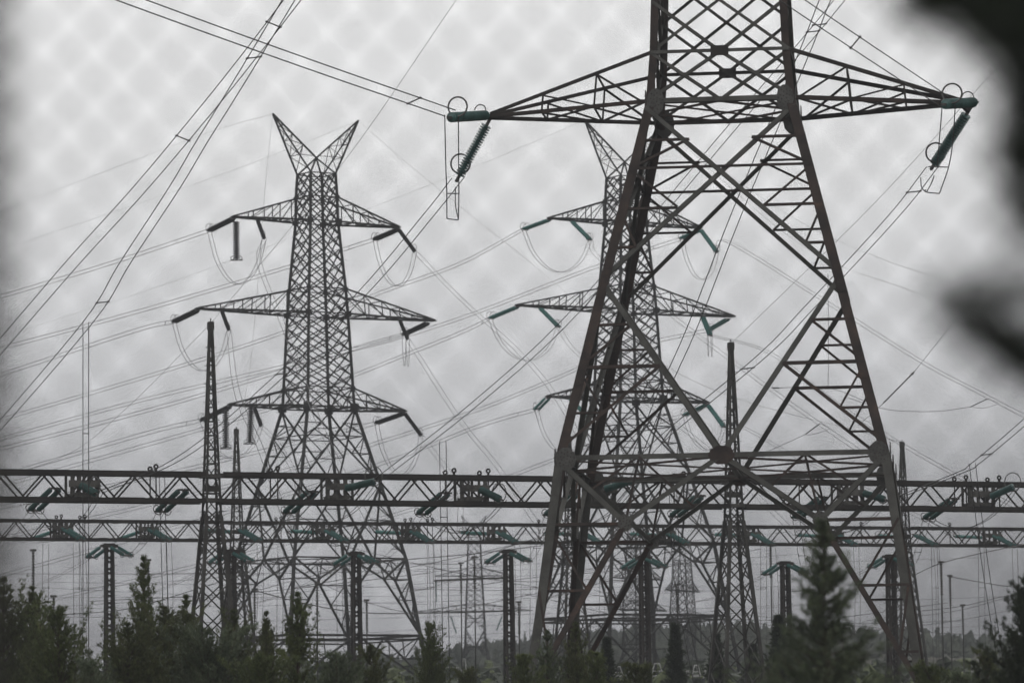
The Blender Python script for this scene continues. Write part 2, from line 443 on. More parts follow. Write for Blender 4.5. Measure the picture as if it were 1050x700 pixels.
        for za, zb in zip(cuts, cuts[1:]):
            n = max(1, round((zb - za) / npan)); zz = [za + (zb - za) * i / n for i in range(n + 1)]
            for i in range(n):
                for s in (-1, 1):
                    member(CG, k, (s, zz[i]), (0, zz[i + 1]), W['cage'], off=.03 * s); member(CG, k, (0, zz[i]), (s, zz[i + 1]), W['cage'], off=-.04 * s - .01)
        CG.build('cage_lattice', mG if near else mR, root)
        for zc_ in cuts:
            BL = MB(); member(BL, k, (-1, zc_), (1, zc_), W['bar'] * (.95 if abs(zc_ - c) < .1 else .7), off=.06)
            BL.build('cage_belt', mG, root)
        # gussets
        if near:
            def gus(s, z, rx, rz_, m, nb, ring=True):
                g = MB(); n = Vector((*FACES[k][1], 0)); a = Vector((*FACES[k][0], 0)); cpt = pt(k, s, z)
                pts = [(math.cos(2 * math.pi * i / 10) * rx, math.sin(2 * math.pi * i / 10) * rz_) for i in range(10)]
                b0 = len(g.v)
                for dep in (.05, .085):
                    for x, y in pts: g.v.append(tuple(cpt + a * x + Vector((0, 0, y)) + n * dep))
                g.f.append(tuple(b0 + 10 + i for i in range(10))); g.m.append(0); g.f.append(tuple(b0 + 9 - i for i in range(10))); g.m.append(0)
                for i in range(10):
                    j = (i + 1) % 10; g.f.append((b0 + i, b0 + j, b0 + 10 + j, b0 + 10 + i)); g.m.append(0)
                for i in range(nb):
                    an = 2.4 * i; q = math.sqrt((i + .6) / nb) * .86
                    g.disc(cpt + a * (math.cos(an) * q * rx) + Vector((0, 0, math.sin(an) * q * rz_)) + n * .095, n, .032, .03, 6, 1)
                g.build('gusset_plate', [m, M['bolt']], root)
            gus(0, w, .62, .45, mR, 22)
            for s in (-1, 1):
                gus(s * .94, w - .05, .48, .56, M['plate'], 24); gus(s * Ks, K, .34, .40, M['plate'], 14)
                gus(s * .88, c - .05, .42, .66, M['plate'], 22)
            g = MB(); n = Vector((*FACES[k][1], 0)); a = Vector((*FACES[k][0], 0)); cpt = pt(k, 0, lv['b'] - z0)
            g.plate(cpt - a * .42, cpt + a * .42, Vector((0, 0, 1)), n, -.24, .24, .07, .11); g.build('gusset_plate', M['dark'], root)
        elif not simple:
            for s, z, q in ((-1, c, .5), (1, c, .5)) + tuple((s, a[0] - z0, .3) for a in arms for s in (-1, 1)):
                pass
    if not near and not simple:
        for a_ in arms:
            for zz_, q in ((a_[0] - z0, .5), (a_[1] - z0, .34)):
                for sx, sy in ((-1, -1), (1, -1), (1, 1), (-1, 1)):
                    g = MB(); h = lerp(hw, zz_) + .03; s_ = q * (1.35 if abs(zz_ - c) < .4 else 1)
                    g.box((sx * h, sy * h, zz_), s_ * 1.25, s_ * 1.25, s_ * 1.3); g.build('gusset_plate', mR, root)
    # plan bracing at the waist and the chord level
    for zz_ in (w, c):
        pb = MB(); h = lerp(hw, zz_) * .98
        if near or zz_ != w:
            pb.bar((-h, -h, zz_ - .1), (h, h, zz_ - .1), W['thin']); pb.bar((h, -h, zz_ - .14), (-h, h, zz_ - .14), W['thin'])
        for q in ((-h, 0), (h, 0), (0, -h), (0, h)):
            pass
        pb.bar((-h, 0, zz_ - .06), (0, -h, zz_ - .06), W['thin'] * 1.3); pb.bar((0, -h, zz_ - .08), (h, 0, zz_ - .08), W['thin'] * 1.3)
        pb.bar((h, 0, zz_ - .06), (0, h, zz_ - .06), W['thin'] * 1.3); pb.bar((0, h, zz_ - .08), (-h, 0, zz_ - .08), W['thin'] * 1.3)
        pb.build('plan_bracing', mR, root)
    # cross arms
    for zl, zt, ln in arms:
        zl -= z0; zt -= z0
        for s in (-1, 1):
            arm, lace = MB(), MB(); hl, ht = lerp(hw, zl), lerp(hw, zt); tip = Vector((s * ln, 0, zl)); tw = .22
            n = (3 if near else 4) if ln < 14 else 5
            for sy in (-1, 1):
                lo = Vector((s * hl, sy * hl, zl)); hi = Vector((s * ht, sy * ht, zt)); te = tip + Vector((0, sy * tw, 0))
                if near:
                    arm.angle(lo, te, (0, sy, 0), W['chord'], off=0, mi=0 if sy < 0 else 1); arm.angle(hi, te + Vector((0, 0, .12)), (0, sy, 0), W['chord'] * .9, mi=1)
                else:
                    arm.bar(lo, te, W['chord'], jit=0); arm.bar(hi, te + Vector((0, 0, .1)), W['chord'] * .8, jit=0)
                pl = [lo.lerp(te, i / n) for i in range(n + 1)]; ph = [hi.lerp(te, i / n) for i in range(n + 1)]
                for i in range(1, n):
                    lace.bar(pl[i], ph[i], W['thin'] * 1.1)
                    lace.bar(pl[i], ph[i - 1] if not near else ph[i + 1], W['thin'])
                if near: lace.bar(lo.lerp(te, .03), ph[1], W['thin'] * 1.2)
            for i in range(n):
                a0 = [Vector((s * hl, sy * hl, zl)).lerp(tip + Vector((0, sy * tw, 0)), i / n) for sy in (-1, 1)]
                a1 = [Vector((s * hl, sy * hl, zl)).lerp(tip + Vector((0, sy * tw, 0)), (i + 1) / n) for sy in (-1, 1)]
                lace.bar(a0[0], a1[1], W['thin'] * 1.1, jit=.01); lace.bar(a0[1] - Vector((0, 0, .06)), a1[0] - Vector((0, 0, .06)), W['thin'] * 1.1)
                if i: lace.bar(a0[0] - Vector((0, 0, .03)), a0[1] - Vector((0, 0, .03)), W['thin'])
                if i and i < n - 1:
                    b0 = [Vector((s * ht, sy * ht, zt)).lerp(tip + Vector((0, sy * tw, .1)), i / n) for sy in (-1, 1)]
                    lace.bar(b0[0], b0[1], W['thin'])
            am = arm.build('cross_arm', [mR, M['dark']] if near else mR, root); lace.build('arm_lacing', M['dark'] if near else mR, am)
            ap = MB(); ap.box(tip + Vector((0, 0, .02)), .5, .62, .2); ap.build('arm_tip_plate', mR, am)
    # earth wire horns
    hs, hz, vz = horns; hz -= z0; vz -= z0; ht = lerp(hw, top); apex = Vector((0, 0, vz))
    ap = MB()
    for sx, sy in ((-1, -1), (1, -1), (1, 1), (-1, 1)): ap.bar(Vector((sx * ht, sy * ht, top)), apex, W['chord'] * .8)
    ap.build('apex_frame', mR, root)
    for s in (-1, 1):
        hb = MB(); tip = Vector((s * hs, 0, hz)); base_ = [Vector((s * ht, -ht, top)), Vector((s * ht, ht, top)), apex]
        for i, q in enumerate(base_): hb.bar(q, tip, W['chord'] * .8)
        for t in (.3, .55, .78):
            r_ = [q.lerp(tip, t) for q in base_]
            for i in range(3):
                hb.bar(r_[i], r_[(i + 1) % 3], W['thin'] * .8); t0 = [q.lerp(tip, t - .25) for q in base_]; hb.bar(t0[i], r_[(i + 1) % 3], W['thin'] * .75)
        hb.build('earth_wire_horn', mR, root)
    def local(x, y, zrel):
        cs, sn = math.cos(rz), math.sin(rz)
        return Vector((X + x * cs - y * sn, Y + x * sn + y * cs, CAMZ + zrel))
    return local

zg = lambda y: gz(0, y) - CAMZ
T0 = pylon('nearest rusty brown lattice pylon with splayed legs, its top cut off by the frame', 10.33, 200, R(-6.13), zg(200),
           dict(foot=3.0, w=14.2, e=22.63, c=31.3, b=33.64, top=62, hw=[(0, 9.45), (3.0, 9.06), (14.2, 7.606), (22.63, 5.589), (31.3, 3.464), (33.64, 3.264), (43.5, 2.9), (55.8, 2.3), (62, 1.9)]),
           [(31.3, 33.64, 11.28), (43.5, 46.6, 16.5), (55.8, 58.6, 12)], (6.5, 69.5, 64.3), near=True, npan=2.33)
def far_tower(label, px, py, Y, yaw, dz, dx=0):
    q = P(px, py, Y)
    return pylon(label, q.x + dx, Y, R(yaw), zg(Y),
          dict(foot=17.5 + dz, w=27.5 + dz, c=47.5 + dz, top=78.4 + dz,
               hw=[(zg(Y), 9.55 + .13 * (17.5 + dz - zg(Y))), (17.5 + dz, 9.55), (27.5 + dz, 8.25), (47.5 + dz, 3.46), (59.8 + dz, 2.93), (63.1 + dz, 2.74), (72.05 + dz, 2.05), (75.3 + dz, 2.0), (78.4 + dz, 1.85)]),
          [(47.5 + dz, 50.0 + dz, 13.07), (59.8 + dz, 63.1 + dz, 17.7), (72.05 + dz, 75.3 + dz, 12.4)], (6.45, 86.05 + dz, 80.6 + dz), ext=True, npan=1.75)
c1 = -25.51 - P(323.7, 321.8, 551).x
T1 = far_tower('grey lattice pylon with two pointed horns and black insulators, left of the rusty pylon', 323.7, 321.8, 551, 31.5, 0, c1)
T2 = far_tower('hazy horned lattice pylon with green insulators, half hidden behind the rusty pylon', 641, 317.7, 580, 31, 3.1, c1 * 1.05)
def mini(label, px, Y, yaw, z1, z2, ztop, l1, l2, sc):
    q = P(px, 620, Y); g = zg(Y) + (gz(q.x, Y) - gz(0, Y))
    H = z1 - g
    return pylon(label, q.x, Y, R(yaw), g, dict(foot=g + H * .18, w=g + H * .42, c=z1, top=ztop,
         hw=[(g, H * .26), (g + H * .18, H * .225), (g + H * .42, H * .17), (z1, 2.3), (z2, 1.9), (ztop, 1.5)]),
         [(z1, z1 + 1.8, l1), (z2, z2 + 2, l2)], (3.2, ztop + 5, ztop + 1.5), simple=True, npan=1.6, sc=sc * .72)
D2 = mini('faint far pylon in the haze seen under the rear beam, left of the rusty pylon', 487, 1080, 4, 40.5, 49.5, 60, 14.5, 10, 1.0)
D4 = mini('second small far pylon, standing right of the stubby armed one between the rusty legs', 700, 960, 62, 33, 40, 47, 10, 8.5, 1.0)
D3 = mini('small dark far pylon with stubby arms seen between the legs of the rusty pylon', 655, 840, 55, 31.3, 37.5, 46, 9.5, 8.5, 1.0)

# ------------------------------------------------------------------ insulators, wires
def discs(mb, p0, p1, r, n, sides=9, mi=0):
    prof = [(0, r * .2)]
    for i in range(n):
        a, s = i / n, 1 / n
        prof += [(a + .12 * s, r * .42), (a + .26 * s, r * .86), (a + .46 * s, r), (a + .62 * s, r * .94), (a + .74 * s, r * .5), (a + .95 * s, r * .36)]
    prof.append((1, r * .2)); mb.lathe(p0, p1, prof, sides, mi)
def ring(mb, c, n, r, th, seg=18, frac=1.0, start=0, sides=5):
    n = Vector(n).normalized(); up = Vector((0, 0, 1)) if abs(n.z) < .9 else Vector((1, 0, 0)); a = n.cross(up).normalized(); b = n.cross(a)
    k = int(seg * frac)
    pts = [Vector(c) + a * r * math.cos(start + 2 * math.pi * i / seg) + b * r * math.sin(start + 2 * math.pi * i / seg) for i in range(k + (0 if frac >= 1 else 1))]
    mb.tube(pts, th, sides, closed=frac >= 1)
def insulator(label, p0, p1, r, n, m, twin=0, rings=1, rr=.38, group=None, sides=8, name='insulator_string', ringup=True):
    p0, p1 = Vector(p0), Vector(p1); d = (p1 - p0).normalized(); root = thing(name, label, 'insulator', p0, 0, group)
    side = d.cross(Vector((0, 0, 1)))
    side = side.normalized() if side.length > .05 else Vector((1, 0, 0))
    sh = [-twin / 2, twin / 2] if twin else [0]
    Lg = (p1 - p0).length
    for o in sh:
        mb = MB(); discs(mb, p0 + side * o + d * .18, p1 + side * o - d * .12, r, n, sides); mb.build('disc_stack', m, root, p0, smooth=False)
    for q, s_ in ((p0, 1), (p1, -1)):
        f = MB()
        if twin: f.bar(q - side * (twin / 2 + .1), q + side * (twin / 2 + .1), .12)
        f.bar(q + d * .2 * s_, q - d * .12 * s_, .1)
        f.build('yoke', M['cap'], root, p0)
    if rings:
        for o in sh:
            g = MB(); cc = p1 + side * o - d * .2
            ring(g, cc + (Vector((0, 0, rr * .55)) if ringup else Vector((0, 0, 0))), d if not ringup else side, rr, .035 if rr > .5 else .03); g.build('grading_ring', M['cap'], root, p0)
    return root
def smooth_path(pts, seg=10):
    pts = [Vector(p) for p in pts]
    if len(pts) == 2: return [pts[0].lerp(pts[1], i / seg) for i in range(seg + 1)]
    ex = [2 * pts[0] - pts[1]] + pts + [2 * pts[-1] - pts[-2]]; out_ = []
    for i in range(1, len(ex) - 2):
        a, b, c_, d_ = ex[i - 1:i + 3]
        for j in range(seg):
            t = j / seg
            out_.append(.5 * ((2 * b) + (c_ - a) * t + (2 * a - 5 * b + 4 * c_ - d_) * t * t + (3 * b - a - 3 * c_ + d_) * t ** 3))
    out_.append(pts[-1]); return out_
def sagline(p0, p1, sag, n=16):
    return [Vector(p0).lerp(Vector(p1), i / n) - Vector((0, 0, sag * 4 * (i / n) * (1 - i / n))) for i in range(n + 1)]
def line(label, path, r, m, sep=0, spacers=0, group=None, name='power_line', cat='power line', sepdir=None, at=None):
    path = [Vector(p) for p in path]; o = path[0]
    if not sep:
        mb = MB(); mb.tube(path, r, 4); ob = mb.build(name, m, None, o); return tag(ob, label, cat, group)
    root = thing(name, label, cat, o, 0, group); d = (path[-1] - path[0])
    sd = Vector(sepdir) if sepdir else Vector((d.y, -d.x, 0))
    sd = sd.normalized() * sep / 2
    for s_ in (-1, 1):
        mb = MB(); mb.tube([p + sd * s_ for p in path], r, 4); mb.build('conductor', m, root, o)
    idx = at if at is not None else [int((i + .6) * len(path) / (spacers + .2)) for i in range(spacers)]
    for i in idx:
        if 0 <= i < len(path):
            mb = MB(); p = path[i]; mb.tube([p - sd * 1.1, p + sd * 1.1], r * 1.1, 4)
            mb.lathe(p - sd * 1.25, p - sd * .85, [(0, r * 1.7), (1, r * 1.7)], 5); mb.lathe(p + sd * .85, p + sd * 1.25, [(0, r * 1.7), (1, r * 1.7)], 5)
            mb.build('spacer', M['cap'], root, o)
    return root

# --- gantry planes
A20 = R(20.5)
GD = Vector((math.cos(A20), math.sin(A20), 0)); GN = Vector((-math.sin(A20), math.cos(A20), 0))    # GN points away from the camera
FO, RO = Vector((0, 260, 0)), Vector((0, 392, 0))
def F_(px, py, back=0): p = PL(px, py, FO + GN * back, GN); return p
def Rr(px, py, back=0): p = PL(px, py, RO + GN * back, GN); return p
ZF = F_(525, 488.6).z; ZFb = ZF - 1.83
ZR = Rr(525, 536.8).z; ZRb = ZR - 1.83
def tF(px): return (F_(px, 500) - FO).dot(GD)
def tR(px): return (Rr(px, 545) - RO).dot(GD)

def beam(label, O, t0, t1, zt, zb, phase_t, eyes, ch=.25, group=None, skew=0):
    dp = 1.5; org = O + GD * t0 + Vector((0, 0, zb)); root = thing('gantry_beam', label, 'gantry beam', org, 0, group)
    def p(t, b, z): q = O + GD * t + GN * b; return Vector((q.x, q.y, z))
    n = max(1, round((t1 - t0) / 2.72)); st = (t1 - t0) / n
    for b in (-dp / 2, dp / 2):
        for z in (zt - ch / 2, zb + ch / 2):
            mb = MB(); mb.plate(p(t0, b, z), p(t1, b, z), Vector((0, 0, 1)), GN, -ch / 2, ch / 2, -.03, .03)
            s_ = 1 if z < zt - 1 else -1
            mb.plate(p(t0, b, z), p(t1, b, z), Vector((0, 0, 1)), GN, -s_ * ch / 2 - .03, -s_ * ch / 2 + .03, -.034 if b < 0 else -.25, .25 if b < 0 else .034)
            for i in range(int((t1 - t0) / 9)):
                tt = t0 + 4 + i * 9 + random.uniform(-2, 2)
                if tt + 1.6 < t1: mb.plate(p(tt, b, z), p(tt + 1.6, b, z), Vector((0, 0, 1)), GN, -ch / 2 - .02, ch / 2 + .02, -.05, -.035) if b < 0 else None
            mb.build('chord', M['gantry'], root, org)
    for b, sh in ((-dp / 2 + .06, 0), (dp / 2 - .06, skew)):
        mb = MB()
        for i in range(n):
            a = t0 + i * st + sh
            mb.bar(p(a, b, zb + .15), p(a + st / 2, b, zt - .15), .095); mb.bar(p(a + st / 2, b, zt - .15), p(a + st, b, zb + .15), .095)
        mb.build('web_lacing', M['gantry'], root, org)
    for z in (zt - .2, zb + .2):
        mb = MB()
        for i in range(n * 2): mb.bar(p(t0 + i * st / 2, -dp / 2, z), p(t0 + (i + 1) * st / 2, dp / 2, z), .09) if i % 2 else mb.bar(p(t0 + i * st / 2, dp / 2, z), p(t0 + (i + 1) * st / 2, -dp / 2, z), .09)
        mb.build('plan_lacing', M['gantry'], root, org)
    for t in phase_t:
        mb = MB(); zc_ = (zt + zb) / 2 + .12
        for q in (-.75, -.3, .35, .8):
            mb.bar(p(t + q, -dp / 2 + .12, zb + .1), p(t + q + random.uniform(-.05, .05), -dp / 2 + .12, zt - .1), random.choice((.16, .26)), .1)
            mb.bar(p(t + q, dp / 2 - .12, zb + .1), p(t + q, dp / 2 - .12, zt - .1), .16, .1)
        mb.plate(p(t - .95, -dp / 2 - .1, zc_), p(t + .95, -dp / 2 - .1, zc_), Vector((0, 0, 1)), GN, -.2, .2, -.08, .08)
        mb.plate(p(t - .6, -dp / 2, zb + .4), p(t + .6, -dp / 2, zb + .4), Vector((0, 0, 1)), GN, -.12, .12, -.03, dp)
        mb.build('anchor_bracket', M['bracket'], root, org)
    for t, h in eyes:
        mb = MB(); mb.bar(p(t, -dp / 2 + .1, zb), p(t, -dp / 2 + .1, zt + .1), .08); ring(mb, p(t, -dp / 2 + .1, zt + .15 + h * .8), GN, .115, .06, 12)
        mb.bar(p(t, -dp / 2 + .1, zt), p(t, -dp / 2 + .1, zt + .05 + h * .8), .15); mb.build('lifting_eye', M['gantry'], root, org)
    return root

fph = [83, 214, 345, 482, 613, 742, 868, 1002]
fcol = [217, 752]
rph = [62, 150, 243, 331, 418, 506, 592, 680, 767, 852, 934, 1014]
rcol = [243, 585, 927]
def eyes_for(pxs, tf): return [(tf(x), h) for x, h in pxs]
feyes = [(151, .0), (157, .18), (274, .0), (281.5, .18), (453, .0), (462, .18), (488, .0), (497, .18), (687, 0), (697, .18), (815, .18), (974, .0), (986, .18), (1008, 0), (1020, .18)]
reyes = [(56, .1), (61, .2), (80, .1), (85, .2), (281, .1), (286, .2), (413, .1), (419, .2), (436, .1), (441, .2), (550, .1), (880, .2), (971, .2)]
def spans(cols, lo, hi): return list(zip([lo] + cols, cols + [hi]))
fl = ['front steel truss beam at the left edge, carrying one bracket before the first mast', 'long front steel truss beam between the two tall masts', 'front steel truss beam running right from the mast behind the rusty pylon']
for (a, b), lb in zip(spans(fcol, -120, 1170), fl):
    ta, tb = tF(a) + (.55 if a > 0 else 0), tF(b) - (.55 if b < 1100 else 0)
    beam(lb, FO, ta, tb, ZF, ZFb, [tF(x) for x in fph if a + 10 < x < b - 10], eyes_for([x for x in feyes if a < x[0] < b], tF), group='front gantry beams')
rl = ['rear lower truss beam at the left edge, left of the thin rear mast', 'rear lower truss beam crossing in front of the grey horned pylon legs', 'rear lower truss beam seen through the legs of the rusty pylon', 'rear lower truss beam at the right edge, right of the rusty pylon']
for (a, b), lb in zip(spans(rcol, -120, 1170), rl):
    ta, tb = tR(a) + (.5 if a > 0 else 0), tR(b) - (.5 if b < 1100 else 0)
    beam(lb, RO, ta, tb, ZR, ZRb, [tR(x) for x in rph if a + 8 < x < b - 8], eyes_for([x for x in reyes if a < x[0] < b], tR), ch=.21, group='rear gantry beams')

def column(label, O, t, zbm, ztop, topw, beamw, basew, gate_m, group, name='gantry_column', flare=2.6):
    q = O + GD * t; g = gz(q.x, q.y); root = thing(name, label, 'gantry mast', (q.x, q.y, g), A20, group)
    H = ztop - g; zb = zbm - flare - g
    hw = [(0, basew), (zb, beamw), (H, topw)]
    zs = [0, zb, H]
    for sx, sy in ((-1, -1), (1, -1), (1, 1), (-1, 1)):
        mb = MB()
        for za, zc_ in zip(zs, zs[1:]):
            w_ = .20 if za == 0 else .115
            mb.bar((sx * lerp(hw, za), sy * lerp(hw, za), za), (sx * lerp(hw, zc_), sy * lerp(hw, zc_), zc_), w_, up=(0, 1, 0), jit=0)
        z = 2.
        while z < H - .6:
            h = lerp(hw, z); mb.bar((sx * h, sy * h, z), (sx * (h + .2), sy * h, z), .035); z += 1.1     # step bolts
        mb.build('leg', gate_m, root)
    for k in range(4):
        mb = MB()
        def pt(s, z):
            (ax, ay), (nx, ny) = FACES[k]; h = lerp(hw, z); return Vector((ax * s * h + nx * h, ay * s * h + ny * h, z))
        z = .4; i = 0
        while z < H - .2:
            st = max(.85, lerp(hw, z) * (1.75 if z < zb else 2.3)); z2 = min(H - .05, z + st); thin = .075 if z < zb else .055
            mb.bar(pt(-1, z), pt(1, z2), thin)
            if z < zb: mb.bar(pt(1, z), pt(-1, z2), thin)
            elif i % 2: mb.bar(pt(-1, z2), pt(1, z2), thin)
            else: mb.bar(pt(1, z2), pt(-1, z2), thin)
            z = z2; i += 1
        mb.build('lacing', gate_m, root)
    mb = MB()
    for zc_ in (zbm - g - .2, zbm - 1.65 - g):
        h = lerp(hw, zc_); mb.box((0, 0, zc_), h * 2 + .5, h * 2 + .2, .22)
    mb.box((0, 0, zbm - .95 - g), lerp(hw, zbm - g) * 2 + .25, .3, .35)
    mb.build('beam_seat', M['bracket'], root)
    mb = MB(); mb.box((0, 0, H + .05), topw * 2 + .2, topw * 2 + .2, .5); mb.bar((0, 0, H), (0, 0, H + .5), .06); mb.build('mast_cap', gate_m, root)
    return Vector((q.x, q.y, ztop + .2))
ctF = []
for px, tp, lb in ((217, 335, 'tall lattice gantry mast left of the grey horned pylon, carrying the front beam'), (752, 356, 'tall lattice gantry mast seen just right of the hazy pylon, behind the rusty one')):
    ctF.append(column(lb, FO, tF(px), ZF, F_(px, tp).z, .075, .45, 1.5, M['mast'], 'tall front gantry masts'))
ctR = []
for px, tp, lb in ((243, 443, 'thin rear gantry mast between the tall mast and the grey horned pylon'), (585, 450, 'thin rear gantry mast hidden behind the left legs of the rusty pylon'), (927, 456, 'thin rear gantry mast whose top shows right of the rusty pylon')):
    ctR.append(column(lb, RO, tR(px), ZR, Rr(px, tp).z, .10, .50, 1.65, M['mast'], 'thin rear gantry masts'))

nth = ['leftmost', 'second from the left', 'third from the left', 'fourth from the left', 'fifth from the left', 'sixth from the left', 'seventh from the left', 'eighth from the left', 'ninth from the left', 'tenth from the left', 'eleventh from the left', 'rightmost']
# --- insulators on the front gantry
fend = []
for i, px in enumerate(fph):
    nn = nth[i] if i < 7 else 'rightmost'
    c_ = FO + GD * tF(px); b = Vector((c_.x, c_.y, 0)) + GN * .6 - GD * 1.35
    p0 = Vector((b.x, b.y, ZF - 1.0)); p1 = p0 - GD * .75 + GN * 2.6 + Vector((0, 0, -1.15))
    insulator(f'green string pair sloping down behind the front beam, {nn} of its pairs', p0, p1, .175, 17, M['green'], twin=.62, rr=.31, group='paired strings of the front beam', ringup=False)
    fend.append(p1)
near_str = {0: ((82, 497), (99, 506)), 2: ((352, 501), (386, 493)), 3: ((491, 501), (514, 512)), 7: ((1014, 510), (1041, 498)), 6: ((884, 505), (908, 512)), 4: ((618, 502), (650, 492))}
fstart = {}
for i, (a, b) in near_str.items():
    p0 = F_(*a, -.9); p1 = F_(*b, -2.6); mid = (p0 + p1) / 2 - Vector((0, 0, .12))
    insulator(f'single dark green string in front of the front beam, {["leftmost","","second from the left","third from the left","fourth from the left","","fifth from the left","rightmost"][i]} of these', p0, p1, .24, 19, M['green'], rr=.6, group='single strings of the front beam')
    fstart[i] = p1
# --- rear gantry insulators
rend, rback = [], []
for i, px in enumerate(rph):
    nn = nth[i]
    c_ = RO + GD * tR(px); b = Vector((c_.x, c_.y, 0)) - GN * .7 + GD * .1
    p0 = Vector((b.x, b.y, ZR - .75)); p1 = p0 + GD * 1.15 - GN * 2.2 + Vector((0, 0, -1.15))
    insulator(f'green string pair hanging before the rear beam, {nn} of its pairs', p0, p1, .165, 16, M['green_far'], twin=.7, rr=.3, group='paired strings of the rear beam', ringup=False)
    rend.append(p1)
    q0 = Vector((c_.x, c_.y, ZR - .9)) + GN * .7 - GD * .2; q1 = q0 - GD * 2.0 + GN * 2.4 + Vector((0, 0, -.75 if i < 2 else .25))
    insulator(f'single green string leading back from the rear beam, {nn}', q0, q1, .2, 16, M['green_backlit'], rr=.3, group='single strings of the rear beam')
    rback.append(q1)

# --- post supports with four sloping strings
poles = [(112, 560, 336), (237, 566, 340), (365, 568, 342), (521, 566, 345), (660, 572, 349), (805, 578, 353), (913, 571, 356)]
plab = ['near the left edge', 'behind the tall left mast', 'before the grey horned pylon', 'left of the rusty pylon', 'behind the rusty pylon bracing', 'left of the blurred cedar', 'behind the rusty pylon right leg']
pl_ends = []
for (px, py, Y), lb in zip(poles, plab):
    top = P(px, py, Y); g = gz(top.x, Y); H = top.z - g
    root = thing('support_pole', f'dark lattice support pole {lb}', 'support pole', (top.x, Y, g), A20, 'lattice support poles under the beams')
    hw = [(0, .34), (H, .24)]
    for sx, sy in ((-1, -1), (1, -1), (1, 1), (-1, 1)):
        mb = MB(); mb.bar((sx * .34, sy * .34, 0), (sx * .25, sy * .25, H), .17, jit=0); mb.build('leg', M['dark'], root)
    for k in range(4):
        mb = MB(); z = 0; s_ = 1
        while z < H - .3:
            (ax, ay), (nx, ny) = FACES[k]; h = lerp(hw, z); h2 = lerp(hw, z + .45)
            mb.bar((ax * s_ * h + nx * h, ay * s_ * h + ny * h, z), (-ax * s_ * h2 + nx * h2, -ay * s_ * h2 + ny * h2, z + .45), .10); z += .45; s_ = -s_
        mb.build('lacing', M['dark'], root)
    mb = MB(); mb.box((0, 0, H + .05), 1.3, .7, .22); mb.box((0, 0, H + .2), .9, .3, .1); mb.build('head_plate', M['dark'], root)
    mb = MB()
    z = 1.5
    while z < H - .5: mb.bar((.3, -.3, z), (.55, -.3, z), .035); mb.bar((-.3, .3, z), (-.55, .3, z), .035); z += .6
    mb.build('step_irons', M['dark'], root)
    ends = {}
    for s_, w1 in ((-1, 'left'), (1, 'right')):
        p0 = top + GD * s_ * .35 + Vector((0, 0, -.02)); p1 = p0 + GD * s_ * .82 + GN * s_ * (-1.5) + Vector((0, 0, -.78))
        insulator(f'green string pair drooping {w1} from the support pole {lb}', p0, p1, .155, 14, M['green_far'], twin=.86, rr=.25, group='drooping strings of the support poles', ringup=False)
        ends[s_] = p1
    pl_ends.append(ends)

# --- wires from the front gantry strings to the support poles
def twin(label, pts, r=.02, m=None, sep=.5, sp=2, grp=None, seg=8, **k): return line(label, smooth_path(pts, seg), r, m or M['wire'], sep, sp, grp, **k)
jobs = [(1, 0), (2, 1), (3, 2), (4, 3), (5, 4), (6, 5), (7, 6)]
for f, p_ in jobs:
    line(f'twin wire from front beam to the support pole {plab[p_]}', sagline(fend[f], pl_ends[p_][1], .5), .02, M['wire'], .45, 1, 'wires from the front beam to the poles')
line('twin wire drooping from the front beam out past the left edge', sagline(fend[0], P(-40, 585, 330), .5), .02, M['wire'], .45, 0, 'wires from the front beam to the poles')
for i, ends in enumerate(pl_ends):
    a = ends[-1]; b = P(poles[i][0] - 105, 606 + (i % 3) * 6, 388)
    line(f'thin twin wire running back from the support pole {plab[i]}', sagline(a, b, .5), .018, M['wire_far'], .4, 0, 'wires running back from the poles')

# --- rusty pylon insulators and wires
tl, tr_ = T0(-11.28, 0, 31.3), T0(11.28, 0, 31.3)
def big_insul(label, a, b, Ya, Yb, r=.2, ringo=0): 
    return P(*a, Ya), P(*b, Yb)
def near_ins(label, p0, p1, r=.205, n=23, up=True):
    d = (p1 - p0).normalized(); root = thing('insulator_string', label, 'insulator', p0, 0, 'green strings on the rusty pylon')
    mb = MB(); discs(mb, p0 + d * .2, p1 - d * .1, r, n, 14); mb.build('disc_stack', M['green'], root, p0)
    f = MB(); f.bar(p0 + d * .25, p0 - d * .3, .12); f.build('yoke', M['cap'], root, p0)
    f = MB(); f.bar(p1 - d * .2, p1 + d * .25, .12); f.build('yoke', M['cap'], root, p0)
    g = MB(); side = Vector((0, -1, 0)); cc = p1 - d * .35
    if up:
        ring(g, cc + Vector((.25, 0, .5)), (.25, 1, 0), .46, .045, 24); f2 = MB(); ring(f2, p0 + d * .9 + Vector((0, 0, .25)), (.25, 1, 0), .28, .03, 16, .55, 2.9 + 0.3); f2.build('arcing_horn', M['cap'], root, p0)
    else: ring(g, cc + Vector((-.05, -.1, .35)), (.1, 1, .1), .47, .045, 24)
    g.build('grading_ring', M['cap'], root, p0)
LA0 = tl + Vector((-.15, -.3, .05)); LA1 = P(461, 120.5, 196.7)
near_ins('green disc string lying level at the left arm tip of the rusty pylon', LA0, LA1, .25, 20)
RA0 = P(1000, 105, 198.6); RA1 = P(968, 107, 195.4)
near_ins('green disc string lying level at the right arm tip of the rusty pylon', RA0, RA1, .25, 20)
LB0 = tl + Vector((-.1, .35, -.15)); LB1 = P(470, 182, 202.6)
near_ins('green disc string slanting down from the left arm tip of the rusty pylon', LB0, LB1, .27, 21, up=False)
RB0 = P(993, 114, 199.4); RB1 = P(957, 170, 201.4)
near_ins('green disc string slanting down from the right arm tip of the rusty pylon', RB0, RB1, .27, 21, up=False)
mb = MB(); mb.bar(tr_, RA0 + Vector((.1, 0, .05)), .2); mb.bar(tr_, RB0, .2)
